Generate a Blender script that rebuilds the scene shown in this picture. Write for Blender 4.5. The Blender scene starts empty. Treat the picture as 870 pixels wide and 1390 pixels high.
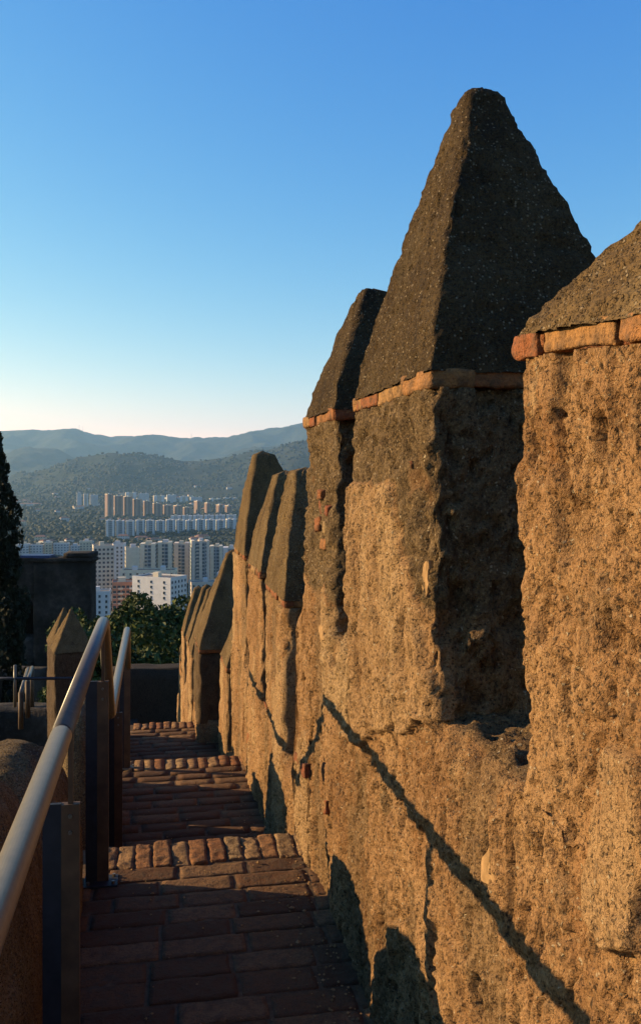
import bpy, math, random
import numpy as np
from mathutils import Vector

# ------------------------------------------------------------------ camera
EYE = 1.6                      # eye height above the nearest landing
F = 1200.0                     # focal length in pixels of the 870 x 1390 photo
HZ = 650.0                     # eye level row in the photo
A = math.radians(10.5)         # camera is turned this much to the right of the walkway
SA, CA = math.sin(A), math.cos(A)
scene = bpy.context.scene
COL = scene.collection

cam_d = bpy.data.cameras.new("camera")
cam = bpy.data.objects.new("camera", cam_d)
COL.objects.link(cam)
cam.location = (0, 0, EYE)
cam.rotation_euler = (math.radians(90), 0, -A)
cam_d.sensor_fit = 'VERTICAL'
cam_d.sensor_height = 36.0
cam_d.lens = 36.0 * F / 1390.0
cam_d.shift_y = -(695.0 - HZ) / 1390.0
cam_d.clip_start = 0.05
cam_d.clip_end = 40000
scene.camera = cam

# ------------------------------------------------------------------ world and sun
SUN = Vector((-0.83, 0.30, 0.262)).normalized()       # towards the sun
EL = math.asin(SUN.z)
AZ = math.atan2(SUN.x, SUN.y)
w = bpy.data.worlds.new("World")
scene.world = w
w.use_nodes = True
nt = w.node_tree
bg = nt.nodes['Background']
sky = nt.nodes.new('ShaderNodeTexSky')
sky.sky_type = 'NISHITA'
sky.sun_disc = False
sky.sun_elevation = EL
sky.sun_rotation = AZ
sky.altitude = 100
sky.air_density = 1.0
sky.dust_density = 0.0
sky.ozone_density = 3.0
# deepen the clear evening sky: per channel contrast of the sky colour itself
sp_ = nt.nodes.new('ShaderNodeSeparateColor'); cb_ = nt.nodes.new('ShaderNodeCombineColor')
nt.links.new(sky.outputs[0], sp_.inputs[0])
for i_, (k_, p_, cap_) in enumerate(((0.86, 1.89, 16.0), (1.55, 1.085, 14.0), (4.05, 0.393, 12.0))):
    a_ = nt.nodes.new('ShaderNodeMath'); a_.operation = 'POWER'; a_.inputs[1].default_value = p_
    m_ = nt.nodes.new('ShaderNodeMath'); m_.operation = 'MULTIPLY'; m_.inputs[1].default_value = k_
    c_ = nt.nodes.new('ShaderNodeMath'); c_.operation = 'MINIMUM'; c_.inputs[1].default_value = cap_
    nt.links.new(sp_.outputs[i_], a_.inputs[0]); nt.links.new(a_.outputs[0], m_.inputs[0])
    nt.links.new(m_.outputs[0], c_.inputs[0]); nt.links.new(c_.outputs[0], cb_.inputs[i_])
nt.links.new(cb_.outputs[0], bg.inputs[0])
bg.inputs[1].default_value = 0.051
sd = bpy.data.lights.new("sun", 'SUN')
sd.energy = 5.0
sd.angle = math.radians(0.5)
sd.color = (1.0, 0.70, 0.36)
so = bpy.data.objects.new("sun", sd)
so.rotation_euler = SUN.to_track_quat('Z', 'Y').to_euler()
so.location = (-20, 8, 12)
COL.objects.link(so)
scene.view_settings.view_transform = 'Standard'
scene.view_settings.look = 'None'
scene.view_settings.exposure = 1.25
scene.view_settings.gamma = 1.0
scene.render.engine = 'CYCLES'
scene.cycles.volume_bounces = 1
scene.cycles.max_bounces = 5
scene.cycles.diffuse_bounces = 1

# ------------------------------------------------------------------ helpers
def at(u, v, d):
    """world point seen at photo pixel (u, v) at camera depth d"""
    lat = (u - 435.0) / F * d
    z = EYE - (v - HZ) / F * d
    return Vector((lat * CA + d * SA, d * CA - lat * SA, z))

def on_plane(u, v, X):
    """(Y, z) of the pixel on the vertical plane x = X"""
    r = math.atan2(u - 435.0, F) + A
    Y = X / math.tan(r)
    d = X * SA + Y * CA
    return Y, EYE - (v - HZ) / F * d

def _hash(ix, iy, iz, seed):
    with np.errstate(over='ignore'):
        n = (ix.astype(np.uint32) * np.uint32(374761393) + iy.astype(np.uint32) * np.uint32(668265263)
             + iz.astype(np.uint32) * np.uint32(2147483647 - 58) + np.uint32((seed * 974634777 + 12345) & 0xffffffff))
        n = (n ^ (n >> np.uint32(13))) * np.uint32(1274126177)
        n = n ^ (n >> np.uint32(16))
        n = n * np.uint32(2246822519)
        n = n ^ (n >> np.uint32(15))
    return (n & np.uint32(0xffffff)).astype(np.float64) / float(0xffffff)

def noise(P, scale, seed=0, stretch=(1, 1, 1)):
    q = np.asarray(P, dtype=np.float64) * scale * np.array(stretch)
    f0 = np.floor(q)
    fr = q - f0
    i = f0.astype(np.int64)
    s = fr * fr * fr * (fr * (fr * 6 - 15) + 10)
    out = 0
    for dx in (0, 1):
        wx = s[:, 0] if dx else 1 - s[:, 0]
        for dy in (0, 1):
            wy = s[:, 1] if dy else 1 - s[:, 1]
            for dz in (0, 1):
                wz = s[:, 2] if dz else 1 - s[:, 2]
                out = out + wx * wy * wz * _hash(i[:, 0] + dx, i[:, 1] + dy, i[:, 2] + dz, seed)
    return out * 2 - 1

def fbm(P, scale, octaves=4, seed=0, gain=0.5, stretch=(1, 1, 1)):
    t = 0; a = 1.0
    for k in range(octaves):
        t = t + a * noise(P, scale * 2.03 ** k, seed + 17 * k, stretch)
        a *= gain
    return t

def sstep(a, b, x):
    t = np.clip((x - a) / (b - a), 0, 1)
    return t * t * (3 - 2 * t)

def mesh_obj(name, verts, faces, mat, parent=None, smooth=True, attrs=None, mats=None, fmat=None):
    me = bpy.data.meshes.new(name)
    me.from_pydata([tuple(v) for v in np.asarray(verts).tolist()] if len(verts) else [], [], faces)
    if mats:
        for m in mats: me.materials.append(m)
        me.polygons.foreach_set('material_index', fmat)
    elif mat: me.materials.append(mat)
    if smooth: me.polygons.foreach_set('use_smooth', [True] * len(me.polygons))
    if attrs:
        for k, v in attrs.items():
            at_ = me.attributes.new(k, 'FLOAT', 'POINT')
            at_.data.foreach_set('value', np.asarray(v, dtype=np.float32))
    me.update()
    o = bpy.data.objects.new(name, me)
    COL.objects.link(o)
    if parent is not None:
        o.parent = parent
        o.matrix_parent_inverse.identity()
        o.location = -Vector(parent_world(parent)) if parent_world(parent) else (0, 0, 0)
    return o

def parent_world(p):
    v = Vector((0, 0, 0))
    while p is not None:
        v += p.location
        p = p.parent
    return v

def tag(o, label=None, cat=None, group=None, kind=None):
    if label: o['label'] = label
    if cat: o['category'] = cat
    if group: o['group'] = group
    if kind: o['kind'] = kind
    return o

def empty(name, loc, label=None, cat=None, group=None, kind=None, parent=None):
    o = bpy.data.objects.new(name, None)
    COL.objects.link(o)
    o.empty_display_size = 0.3
    o.location = loc
    if parent is not None:
        o.parent = parent
    return tag(o, label, cat, group, kind)

class MB:
    """collects verts and faces (world coordinates) with one float attribute"""
    def __init__(s): s.v = []; s.f = []; s.a = []
    def add(s, v, f, a=0.0):
        n = len(s.v)
        v = [tuple(p) for p in v]
        s.v += v
        s.f += [tuple(i + n for i in q) for q in f]
        s.a += ([a] * len(v)) if np.isscalar(a) else list(a)
        return s
    def box(s, c, size, rz=0.0, a=0.0):
        hx, hy, hz = size[0] / 2, size[1] / 2, size[2] / 2
        cs, sn = math.cos(rz), math.sin(rz)
        v = []
        for z in (-hz, hz):
            for x, y in ((-hx, -hy), (hx, -hy), (hx, hy), (-hx, hy)):
                v.append((c[0] + x * cs - y * sn, c[1] + x * sn + y * cs, c[2] + z))
        return s.add(v, [(3, 2, 1, 0), (4, 5, 6, 7), (0, 1, 5, 4), (1, 2, 6, 5), (2, 3, 7, 6), (3, 0, 4, 7)], a)
    def tube(s, pts, r, n=12, cap=True, a=0.0):
        pts = [Vector(p) for p in pts]
        rs = r if isinstance(r, (list, tuple)) else [r] * len(pts)
        v = []; f = []
        up = Vector((0, 0, 1))
        for i, p in enumerate(pts):
            t = (pts[min(i + 1, len(pts) - 1)] - pts[max(i - 1, 0)]).normalized()
            if i == 0:
                ref = up if abs(t.z) < 0.9 else Vector((1, 0, 0))
                nx = t.cross(ref).normalized()
            else:
                nx = (nx - t * nx.dot(t)).normalized()
            ny = t.cross(nx)
            for k in range(n):
                th = 2 * math.pi * k / n
                v.append(tuple(p + nx * (rs[i] * math.cos(th)) + ny * (rs[i] * math.sin(th))))
        for i in range(len(pts) - 1):
            for k in range(n):
                k2 = (k + 1) % n
                f.append((i * n + k, i * n + k2, (i + 1) * n + k2, (i + 1) * n + k))
        if cap:
            f.append(tuple(range(n - 1, -1, -1)))
            f.append(tuple((len(pts) - 1) * n + k for k in range(n)))
        return s.add(v, f, a)
    def build(s, name, mat, parent=None, smooth=False, attr='tone'):
        return mesh_obj(name, s.v, s.f, mat, parent, smooth, {attr: s.a})

def rough_box(mb, c, size, seed, rz=0.0, r=0.008, amp=0.004, sp=0.02, tone=0.5, tilt=(0, 0), nscale=25):
    """a worn, rounded, lumpy block"""
    n = [max(2, min(24, int(round(size[k] / sp)))) for k in range(3)]
    idx = {}; P = []; faces = []
    def vid(i, j, k):
        t = (i, j, k)
        if t not in idx:
            idx[t] = len(P); P.append(t)
        return idx[t]
    for i in range(n[0]):
        for j in range(n[1]):
            for k, fl in ((0, 1), (n[2], 0)):
                q = [vid(i, j, k), vid(i + 1, j, k), vid(i + 1, j + 1, k), vid(i, j + 1, k)]
                faces.append(q[::-1] if fl else q)
    for i in range(n[0]):
        for k in range(n[2]):
            for j, fl in ((0, 0), (n[1], 1)):
                q = [vid(i, j, k), vid(i + 1, j, k), vid(i + 1, j, k + 1), vid(i, j, k + 1)]
                faces.append(q[::-1] if fl else q)
    for j in range(n[1]):
        for k in range(n[2]):
            for i, fl in ((0, 1), (n[0], 0)):
                q = [vid(i, j, k), vid(i, j + 1, k), vid(i, j + 1, k + 1), vid(i, j, k + 1)]
                faces.append(q[::-1] if fl else q)
    P = np.array(P, float) / np.array(n) - 0.5
    P *= np.array(size)
    h = np.array(size) / 2
    rr = np.minimum(r, h * 0.9)
    inner = np.clip(P, -(h - rr), (h - rr))
    dvec = P - inner
    ln = np.linalg.norm(dvec, axis=1, keepdims=True)
    mx = np.max(np.abs(dvec), axis=1, keepdims=True)
    dirn = np.where(ln > 1e-9, dvec / np.maximum(ln, 1e-9), 0)
    P = inner + dirn * np.minimum(mx, rr.min())
    W = P + np.array(c) + seed * 3.7
    nn = P / h
    nn = nn ** 3
    nn /= np.maximum(np.linalg.norm(nn, axis=1, keepdims=True), 1e-6)
    P = P + nn * (amp * fbm(W, nscale, 3, seed))[:, None]
    P = P + amp * 0.8 * np.stack([noise(W, nscale * .35, seed + 5 + k) for k in range(3)], 1)
    P[:, 2] += P[:, 0] * tilt[0] + P[:, 1] * tilt[1]
    cs, sn = math.cos(rz), math.sin(rz)
    x = P[:, 0] * cs - P[:, 1] * sn; y = P[:, 0] * sn + P[:, 1] * cs
    Q = np.stack([x, y, P[:, 2]], 1) + np.array(c)
    mb.add(Q.tolist(), faces, tone)

# ------------------------------------------------------------------ materials
def newmat(name):
    m = bpy.data.materials.new(name)
    m.use_nodes = True
    t = m.node_tree
    b = t.nodes['Principled BSDF']
    b.inputs['Specular IOR Level'].default_value = 0.15
    return m, t, b
def N(t, kind, **kw):
    n = t.nodes.new(kind)
    for k, v in kw.items():
        if k in n.inputs: n.inputs[k].default_value = v
        else: setattr(n, k, v)
    return n
def coords(t, kind='Object', scale=(1, 1, 1)):
    c = N(t, 'ShaderNodeNewGeometry') if kind == 'World' else N(t, 'ShaderNodeTexCoord')
    m = N(t, 'ShaderNodeMapping')
    m.inputs['Scale'].default_value = scale
    t.links.new(c.outputs['Position' if kind == 'World' else kind], m.inputs[0])
    return m.outputs[0]
def ramp(t, src, stops):
    r = N(t, 'ShaderNodeValToRGB')
    el = r.color_ramp.elements
    while len(el) < len(stops): el.new(0.5)
    for e, (p, c) in zip(el, stops):
        e.position = p; e.color = (c, c, c, 1) if np.isscalar(c) else (*c, 1)
    t.links.new(src, r.inputs[0])
    return r.outputs[0]
def mix(t, fac, a, b, blend='MIX'):
    m = N(t, 'ShaderNodeMix', data_type='RGBA', blend_type=blend)
    for s, i in ((fac, 0), (a, 6), (b, 7)):
        if hasattr(s, 'is_linked'): t.links.new(s, m.inputs[i])
        elif i == 0: m.inputs[0].default_value = s
        else: m.inputs[i].default_value = (*s, 1)
    return m.outputs[2]
def math_(t, op, a, b=0.0):
    m = N(t, 'ShaderNodeMath', operation=op)
    for s, i in ((a, 0), (b, 1)):
        if hasattr(s, 'is_linked'): t.links.new(s, m.inputs[i])
        else: m.inputs[i].default_value = s
    return m.outputs[0]
def bump(t, b, h, dist, strength=1.0, prev=None):
    n = N(t, 'ShaderNodeBump')
    n.inputs['Strength'].default_value = strength
    n.inputs['Distance'].default_value = dist
    t.links.new(h, n.inputs['Height'])
    if prev: t.links.new(prev, n.inputs['Normal'])
    t.links.new(n.outputs[0], b.inputs['Normal'])
    return n.outputs[0]
def noisen(t, vec, scale, detail=4, rough=0.55, dist=0.0):
    n = N(t, 'ShaderNodeTexNoise')
    n.inputs['Scale'].default_value = scale; n.inputs['Detail'].default_value = detail
    n.inputs['Roughness'].default_value = rough; n.inputs['Distortion'].default_value = dist
    t.links.new(vec, n.inputs['Vector'])
    return n.outputs['Fac']
def voro(t, vec, scale, feature='F1', out='Distance', rnd=1.0):
    n = N(t, 'ShaderNodeTexVoronoi', feature=feature)
    n.inputs['Scale'].default_value = scale
    n.inputs['Randomness'].default_value = rnd
    t.links.new(vec, n.inputs['Vector'])
    return n.outputs[out]

def mat_wall(name='plaster', rough=(0.135, 0.088, 0.042), plas=(0.51, 0.292, 0.128), plas2=(0.33, 0.168, 0.066)):
    m, t, b = newmat(name)
    W = coords(t, 'World')
    WS = coords(t, 'World', (1, 1, 0.6))
    at0 = N(t, 'ShaderNodeAttribute', attribute_name='plaster').outputs['Fac']
    a = math_(t, 'MINIMUM', at0, 1.0)
    palef = math_(t, 'MAXIMUM', math_(t, 'SUBTRACT', at0, 1.0), 0.0)
    big = noisen(t, W, 2.6, 6, 0.62)
    med = noisen(t, WS, 26.0, 6, 0.68, 0.4)
    fine = noisen(t, W, 110.0, 4, 0.75)
    k = plas[0] / 0.56
    c1 = mix(t, ramp(t, big, [(0.38, 0.0), (0.62, 1.0)]), plas, plas2)
    c1 = mix(t, palef, c1, (0.62 * k, 0.42 * k, 0.21 * k))
    c2 = mix(t, ramp(t, med, [(0.35, 0.0), (0.65, 1.0)]), rough, tuple(x * 1.9 for x in rough))
    col = mix(t, a, c2, c1)
    col = mix(t, ramp(t, med, [(0.33, 0.75), (0.43, 0.0)]), col, (0.15 * k, 0.085 * k, 0.042 * k))
    col = mix(t, ramp(t, fine, [(0.36, 0.92), (0.48, 0.0)]), col, (0.06 * k, 0.042 * k, 0.024 * k))
    col = mix(t, ramp(t, fine, [(0.56, 0.0), (0.66, 0.6)]), col, (0.62 * k, 0.43 * k, 0.22 * k))
    rust = noisen(t, WS, 5.0, 5, 0.6)
    col = mix(t, ramp(t, rust, [(0.60, 0.0), (0.72, 0.45)]), col, (0.33 * k, 0.13 * k, 0.035 * k))
    gr = noisen(t, W, 7.0, 7, 0.75)
    col = mix(t, ramp(t, gr, [(0.56, 0.0), (0.66, 0.35)]), col, (0.17 * k, 0.125 * k, 0.075 * k))
    # odd grains of pale quartz and black grit
    Wd = N(t, 'ShaderNodeVectorMath', operation='ADD'); t.links.new(W, Wd.inputs[0])
    nc = N(t, 'ShaderNodeTexNoise'); nc.inputs['Scale'].default_value = 90; t.links.new(W, nc.inputs['Vector'])
    sc = N(t, 'ShaderNodeVectorMath', operation='SCALE'); sc.inputs['Scale'].default_value = 0.014; t.links.new(nc.outputs['Color'], sc.inputs[0])
    t.links.new(sc.outputs[0], Wd.inputs[1])
    ce = N(t, 'ShaderNodeTexVoronoi', feature='F1'); ce.inputs['Scale'].default_value = 120
    t.links.new(Wd.outputs[0], ce.inputs['Vector'])
    sep = N(t, 'ShaderNodeSeparateColor'); t.links.new(ce.outputs['Color'], sep.inputs[0])
    near = ramp(t, ce.outputs['Distance'], [(0.25, 1.0), (0.42, 0.0)])
    pale = math_(t, 'MULTIPLY', near, ramp(t, sep.outputs[0], [(0.93, 0.0), (0.95, 0.8)]))
    dark = math_(t, 'MULTIPLY', near, ramp(t, sep.outputs[1], [(0.84, 0.0), (0.87, 0.8)]))
    col = mix(t, pale, col, (0.70 * k, 0.56 * k, 0.36 * k))
    col = mix(t, dark, col, (0.05 * k, 0.032 * k, 0.02 * k))
    t.links.new(col, b.inputs['Base Color'])
    b.inputs['Roughness'].default_value = 0.9
    n1 = bump(t, b, med, 0.02, 1.0)
    h2 = math_(t, 'ADD', fine, math_(t, 'MULTIPLY', near, 0.25))
    bump(t, b, h2, 0.010, 1.0, n1)
    return m

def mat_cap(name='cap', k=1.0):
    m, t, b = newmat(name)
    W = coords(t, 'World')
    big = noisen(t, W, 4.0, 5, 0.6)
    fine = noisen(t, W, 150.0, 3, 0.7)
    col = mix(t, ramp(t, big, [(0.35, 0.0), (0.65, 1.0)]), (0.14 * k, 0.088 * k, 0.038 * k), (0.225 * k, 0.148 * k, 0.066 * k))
    col = mix(t, ramp(t, fine, [(0.35, 0.8), (0.55, 0.0)]), col, (0.03, 0.025, 0.02))
    ce = N(t, 'ShaderNodeTexVoronoi', feature='F1'); ce.inputs['Scale'].default_value = 125
    t.links.new(W, ce.inputs['Vector'])
    sep = N(t, 'ShaderNodeSeparateColor'); t.links.new(ce.outputs['Color'], sep.inputs[0])
    near = ramp(t, ce.outputs['Distance'], [(0.3, 1.0), (0.5, 0.0)])
    pale = math_(t, 'MULTIPLY', near, ramp(t, sep.outputs[0], [(0.84, 0.0), (0.88, 0.65)]))
    WS_ = coords(t, 'World', (1, 1, .25))
    stn = noisen(t, WS_, 9.0, 6, 0.65)
    col = mix(t, ramp(t, stn, [(0.52, 0.0), (0.66, 0.6)]), col, (0.20 * k, 0.145 * k, 0.08 * k))
    col = mix(t, ramp(t, stn, [(0.32, 0.7), (0.44, 0.0)]), col, (0.045 * k, 0.035 * k, 0.028 * k))
    col = mix(t, pale, col, (0.36, 0.28, 0.18))
    t.links.new(col, b.inputs['Base Color'])
    b.inputs['Roughness'].default_value = 0.95
    b.inputs['Specular IOR Level'].default_value = 0.08
    n1 = bump(t, b, near, 0.006, 0.9)
    bump(t, b, fine, 0.006, 0.9, n1)
    return m

def mat_brick(name, stops, bscale=1.0, rough=0.9):
    m, t, b = newmat(name)
    W = coords(t, 'World')
    a = N(t, 'ShaderNodeAttribute', attribute_name='tone').outputs['Fac']
    col = ramp(t, a, stops)
    n1 = noisen(t, W, 28, 5, 0.65)
    col = mix(t, ramp(t, n1, [(0.42, 0.0), (0.62, 0.75)]), col, (0.11, 0.07, 0.04))
    n2 = noisen(t, W, 140, 3, 0.7)
    col = mix(t, ramp(t, n2, [(0.32, 0.6), (0.5, 0.0)]), col, (0.08, 0.045, 0.025))
    t.links.new(col, b.inputs['Base Color'])
    b.inputs['Roughness'].default_value = rough
    p = bump(t, b, n1, 0.014 * bscale, 1.0)
    bump(t, b, n2, 0.006 * bscale, 1.0, p)
    return m

def mat_plain(name, col, rough=0.7, nz=None, metal=0.0, spec=0.3, var=0.25, bmp=0.0):
    m, t, b = newmat(name)
    if nz:
        n = noisen(t, coords(t, 'World'), nz, 5, 0.6)
        c = mix(t, ramp(t, n, [(0.3, 0.0), (0.7, 1.0)]), tuple(x * (1 - var) for x in col), tuple(min(1, x * (1 + var)) for x in col))
        t.links.new(c, b.inputs['Base Color'])
        if bmp: bump(t, b, n, bmp, 0.8)
    else:
        b.inputs['Base Color'].default_value = (*col, 1)
    b.inputs['Roughness'].default_value = rough
    b.inputs['Metallic'].default_value = metal
    b.inputs['Specular IOR Level'].default_value = spec
    return m

M_WALL = mat_wall()
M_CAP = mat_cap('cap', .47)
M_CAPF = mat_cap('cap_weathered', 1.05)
M_BRICK = mat_brick('course_brick', [(0.0, (0.30, 0.085, 0.035)), (0.4, (0.38, 0.15, 0.055)), (0.75, (0.45, 0.24, 0.085)), (1.0, (0.42, 0.29, 0.14))])
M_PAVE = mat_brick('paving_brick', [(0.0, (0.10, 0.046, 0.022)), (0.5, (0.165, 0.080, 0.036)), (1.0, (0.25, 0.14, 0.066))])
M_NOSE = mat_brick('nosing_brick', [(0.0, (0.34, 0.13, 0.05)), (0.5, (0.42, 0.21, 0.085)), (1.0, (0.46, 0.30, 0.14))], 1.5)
M_MORTAR = mat_plain('mortar', (0.12, 0.078, 0.045), 0.95, 30, spec=0.1, var=0.4, bmp=0.006)
M_STONE = mat_plain('stone_chip', (0.36, 0.22, 0.10), 0.9, 30, spec=0.1, var=0.35, bmp=0.008)
M_WALLD = mat_wall('shade_toned_plaster', (.06, .04, .025), (.16, .095, .045), (.10, .06, .03))  # wall plaster with shade put into its colour, for merlon bodies out of the sun
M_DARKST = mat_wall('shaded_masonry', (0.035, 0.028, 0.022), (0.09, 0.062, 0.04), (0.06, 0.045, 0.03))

# ------------------------------------------------------------------ wall surface field
WX = 0.63       # inner face of the parapet wall
TH = 0.60       # wall thickness
def poly_sd(Y, Z, poly):
    """signed distance, positive inside"""
    inside = np.zeros(len(Y), bool)
    dist = np.full(len(Y), 1e9)
    n = len(poly)
    for i in range(n):
        y0, z0 = poly[i]; y1, z1 = poly[(i + 1) % n]
        ey, ez = y1 - y0, z1 - z0
        L = ey * ey + ez * ez + 1e-12
        t = np.clip(((Y - y0) * ey + (Z - z0) * ez) / L, 0, 1)
        dist = np.minimum(dist, np.hypot(Y - y0 - t * ey, Z - z0 - t * ez))
        c = ((z0 > Z) != (z1 > Z)) & (Y < (y1 - y0) * (Z - z0) / (z1 - z0 + 1e-12) + y0)
        inside ^= c
    return np.where(inside, dist, -dist)
def pxpoly(pts): return [on_plane(u, v, WX) for u, v in pts]
# lumps of stone-hard plaster that stand proud, traced as areas of the wall face
PATCH_SKIN = pxpoly([(470, 655), (505, 652), (542, 668), (545, 705), (549, 745), (562, 800), (572, 835), (590, 870), (592, 1000), (470, 1000)])
PATCH_RIGHT = pxpoly([(815, 992), (838, 1005), (862, 1012), (885, 1040), (880, 1180), (868, 1290), (822, 1290), (800, 1235), (803, 1150), (806, 1060)])
SADDLE = pxpoly([(444, 868), (462, 850), (480, 856), (482, 930), (478, 990), (462, 968), (447, 950)])
ROUGH_M3 = pxpoly([(405, 560), (482, 540), (482, 810), (455, 835), (440, 800), (425, 810), (405, 760)])
def field(P):
    """displacement (metres along the normal) and plaster mask for wall points"""
    Y = P[:, 1]; Z = P[:, 2]
    st = (1, 1, 0.5)
    wob = 0.035 * fbm(P, 6, 4, 91)
    rough_cols = [sstep(-0.004, 0.01, poly_sd(Y, Z, ROUGH_M3) + wob * 1.2)]
    top_m2 = sstep(0.0, 0.01, (Z - (EYE - 0.30)) + wob) * sstep(1.95, 1.99, Y + wob * .3) * (Y < 3.0)
    skin = sstep(-0.003, 0.006, poly_sd(Y, Z, PATCH_SKIN) + wob)
    rough = np.clip(rough_cols[0] + top_m2 * (1 - skin), 0, 1)
    m = 1 - rough
    pr = sstep(-0.004, 0.008, poly_sd(Y, Z, PATCH_RIGHT) + wob * .5)
    D = 0.010 * fbm(P, 1.6, 3, 3) + 0.0045 * fbm(P, 7, 3, 11, stretch=st)
    rg = 1 - 0.7 * pr
    D += rg * 0.0058 * fbm(P, 30, 3, 21, stretch=st)
    D += rg * 0.0034 * fbm(P, 100, 2, 33, stretch=(1, 1, .6))
    # pits and vertical runnels
    pit = fbm(P, 17, 2, 41, stretch=(1, 1, 0.42))
    D -= rg * 0.024 * sstep(0.40, 0.75, pit)
    pit2 = fbm(P, 42, 2, 47, stretch=(1, 1, 0.6))
    D -= rg * 0.014 * sstep(0.40, 0.75, pit2)
    D -= rg * 0.009 * sstep(0.35, 0.7, fbm(P, 62, 2, 55, stretch=(1, 1, .75)))
    bigp = noise(P, 5.5, 59, (1, 1, 0.5))
    D -= rg * 0.018 * sstep(0.70, 0.9, bigp)
    # flaked layers
    fl = fbm(P, 3.2, 4, 77, stretch=(1, 1, 0.35))
    D += 0.009 * sstep(0.10, 0.13, fl) - 0.008 * sstep(0.40, 0.43, -fl)
    D += 0.020 * skin * m + 0.022 * pr
    D += 0.010 * rough * fbm(P, 38, 2, 63)
    m = np.clip(m - 0.55 * sstep(0.35, 0.5, fl * -1) - 0.25 * sstep(.45, .8, pit), 0, 1)
    pl = sstep(0.30, 0.34, fbm(P, 2.4, 4, 131, stretch=(1, 1, 0.3))) * (1 - rough)
    pb = sstep(-0.004, 0.008, poly_sd(Y, Z, SADDLE) + wob * .5)
    D += .006 * pl + .006 * pb
    m = np.clip(m, 0, 1) + np.clip(np.maximum(np.maximum(pl * .5, pb * .7), np.maximum(pr * .35, skin * .3)), 0, 1) * (m > .3)
    # shade put into the colour: end faces inside the openings are toned darker
    m = np.where(P[:, 0] > WX + .05, m * .3, m)
    return D, m

def cap_field(P):
    D = 0.007 * fbm(P, 4, 3, 5) + 0.004 * fbm(P, 28, 3, 8) + 0.0035 * fbm(P, 75, 2, 9)
    D -= 0.008 * sstep(0.5, 0.9, fbm(P, 24, 2, 14))
    return D

def ring(hx, hy, r, nx, ny, nc):
    """rounded rectangle, counter clockwise: points and outward normals"""
    pts = []; nr = []
    def side(p0, p1, nrm, n):
        for i in range(n):
            t = i / n
            pts.append((p0[0] + (p1[0] - p0[0]) * t, p0[1] + (p1[1] - p0[1]) * t)); nr.append(nrm)
    def corner(c, a0):
        for i in range(nc):
            a = a0 + math.pi / 2 * i / nc
            pts.append((c[0] + r * math.cos(a), c[1] + r * math.sin(a))); nr.append((math.cos(a), math.sin(a)))
    side((hx, -hy + r), (hx, hy - r), (1, 0), ny); corner((hx - r, hy - r), 0)
    side((hx - r, hy), (-hx + r, hy), (0, 1), nx); corner((-hx + r, hy - r), math.pi / 2)
    side((-hx, hy - r), (-hx, -hy + r), (-1, 0), ny); corner((-hx + r, -hy + r), math.pi)
    side((-hx + r, -hy), (hx - r, -hy), (0, -1), nx); corner((hx - r, -hy + r), 1.5 * math.pi)
    return np.array(pts), np.array(nr)

def loft(levels, sp, fld, top=True, mask=False):
    """levels: list of (z, hx, hy, cx, cy, r, slope); returns verts, faces, mask"""
    hx0 = max(l[1] for l in levels); hy0 = max(l[2] for l in levels)
    nx = max(3, int(2 * hx0 / sp)); ny = max(3, int(2 * hy0 / sp)); nc = max(3, int(0.06 / sp) + 2)
    V = []; NR = []
    for (z, hx, hy, cx, cy, r, up) in levels:
        r = min(r, hx * .95, hy * .95)
        p, n = ring(hx, hy, r, nx, ny, nc)
        V.append(np.column_stack([p[:, 0] + cx, p[:, 1] + cy, np.full(len(p), z)]))
        nn = np.column_stack([n, np.full(len(n), up)])
        NR.append(nn / np.linalg.norm(nn, axis=1, keepdims=True))
    n = len(V[0]); L = len(V)
    V = np.vstack(V); NR = np.vstack(NR)
    res = fld(V)
    D, m = res if isinstance(res, tuple) else (res, np.ones(len(V)))
    V = V + NR * D[:, None]
    faces = []
    for i in range(L - 1):
        for k in range(n):
            k2 = (k + 1) % n
            faces.append((i * n + k, i * n + k2, (i + 1) * n + k2, (i + 1) * n + k))
    if top:
        c = V[-n:].mean(axis=0)
        V = np.vstack([V, c[None]]); m = np.append(m, m[-1])
        ci = len(V) - 1
        for k in range(n):
            faces.append(((L - 1) * n + k, (L - 1) * n + (k + 1) % n, ci))
    return V, faces, m

# ------------------------------------------------------------------ the parapet wall
wall = empty('battlement_wall', (0.93, 4.0, 0.0), 'sunlit crumbling plastered battlement wall with pointed merlons running down beside the brick steps', 'wall')
rnd = random.Random(5)
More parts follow.
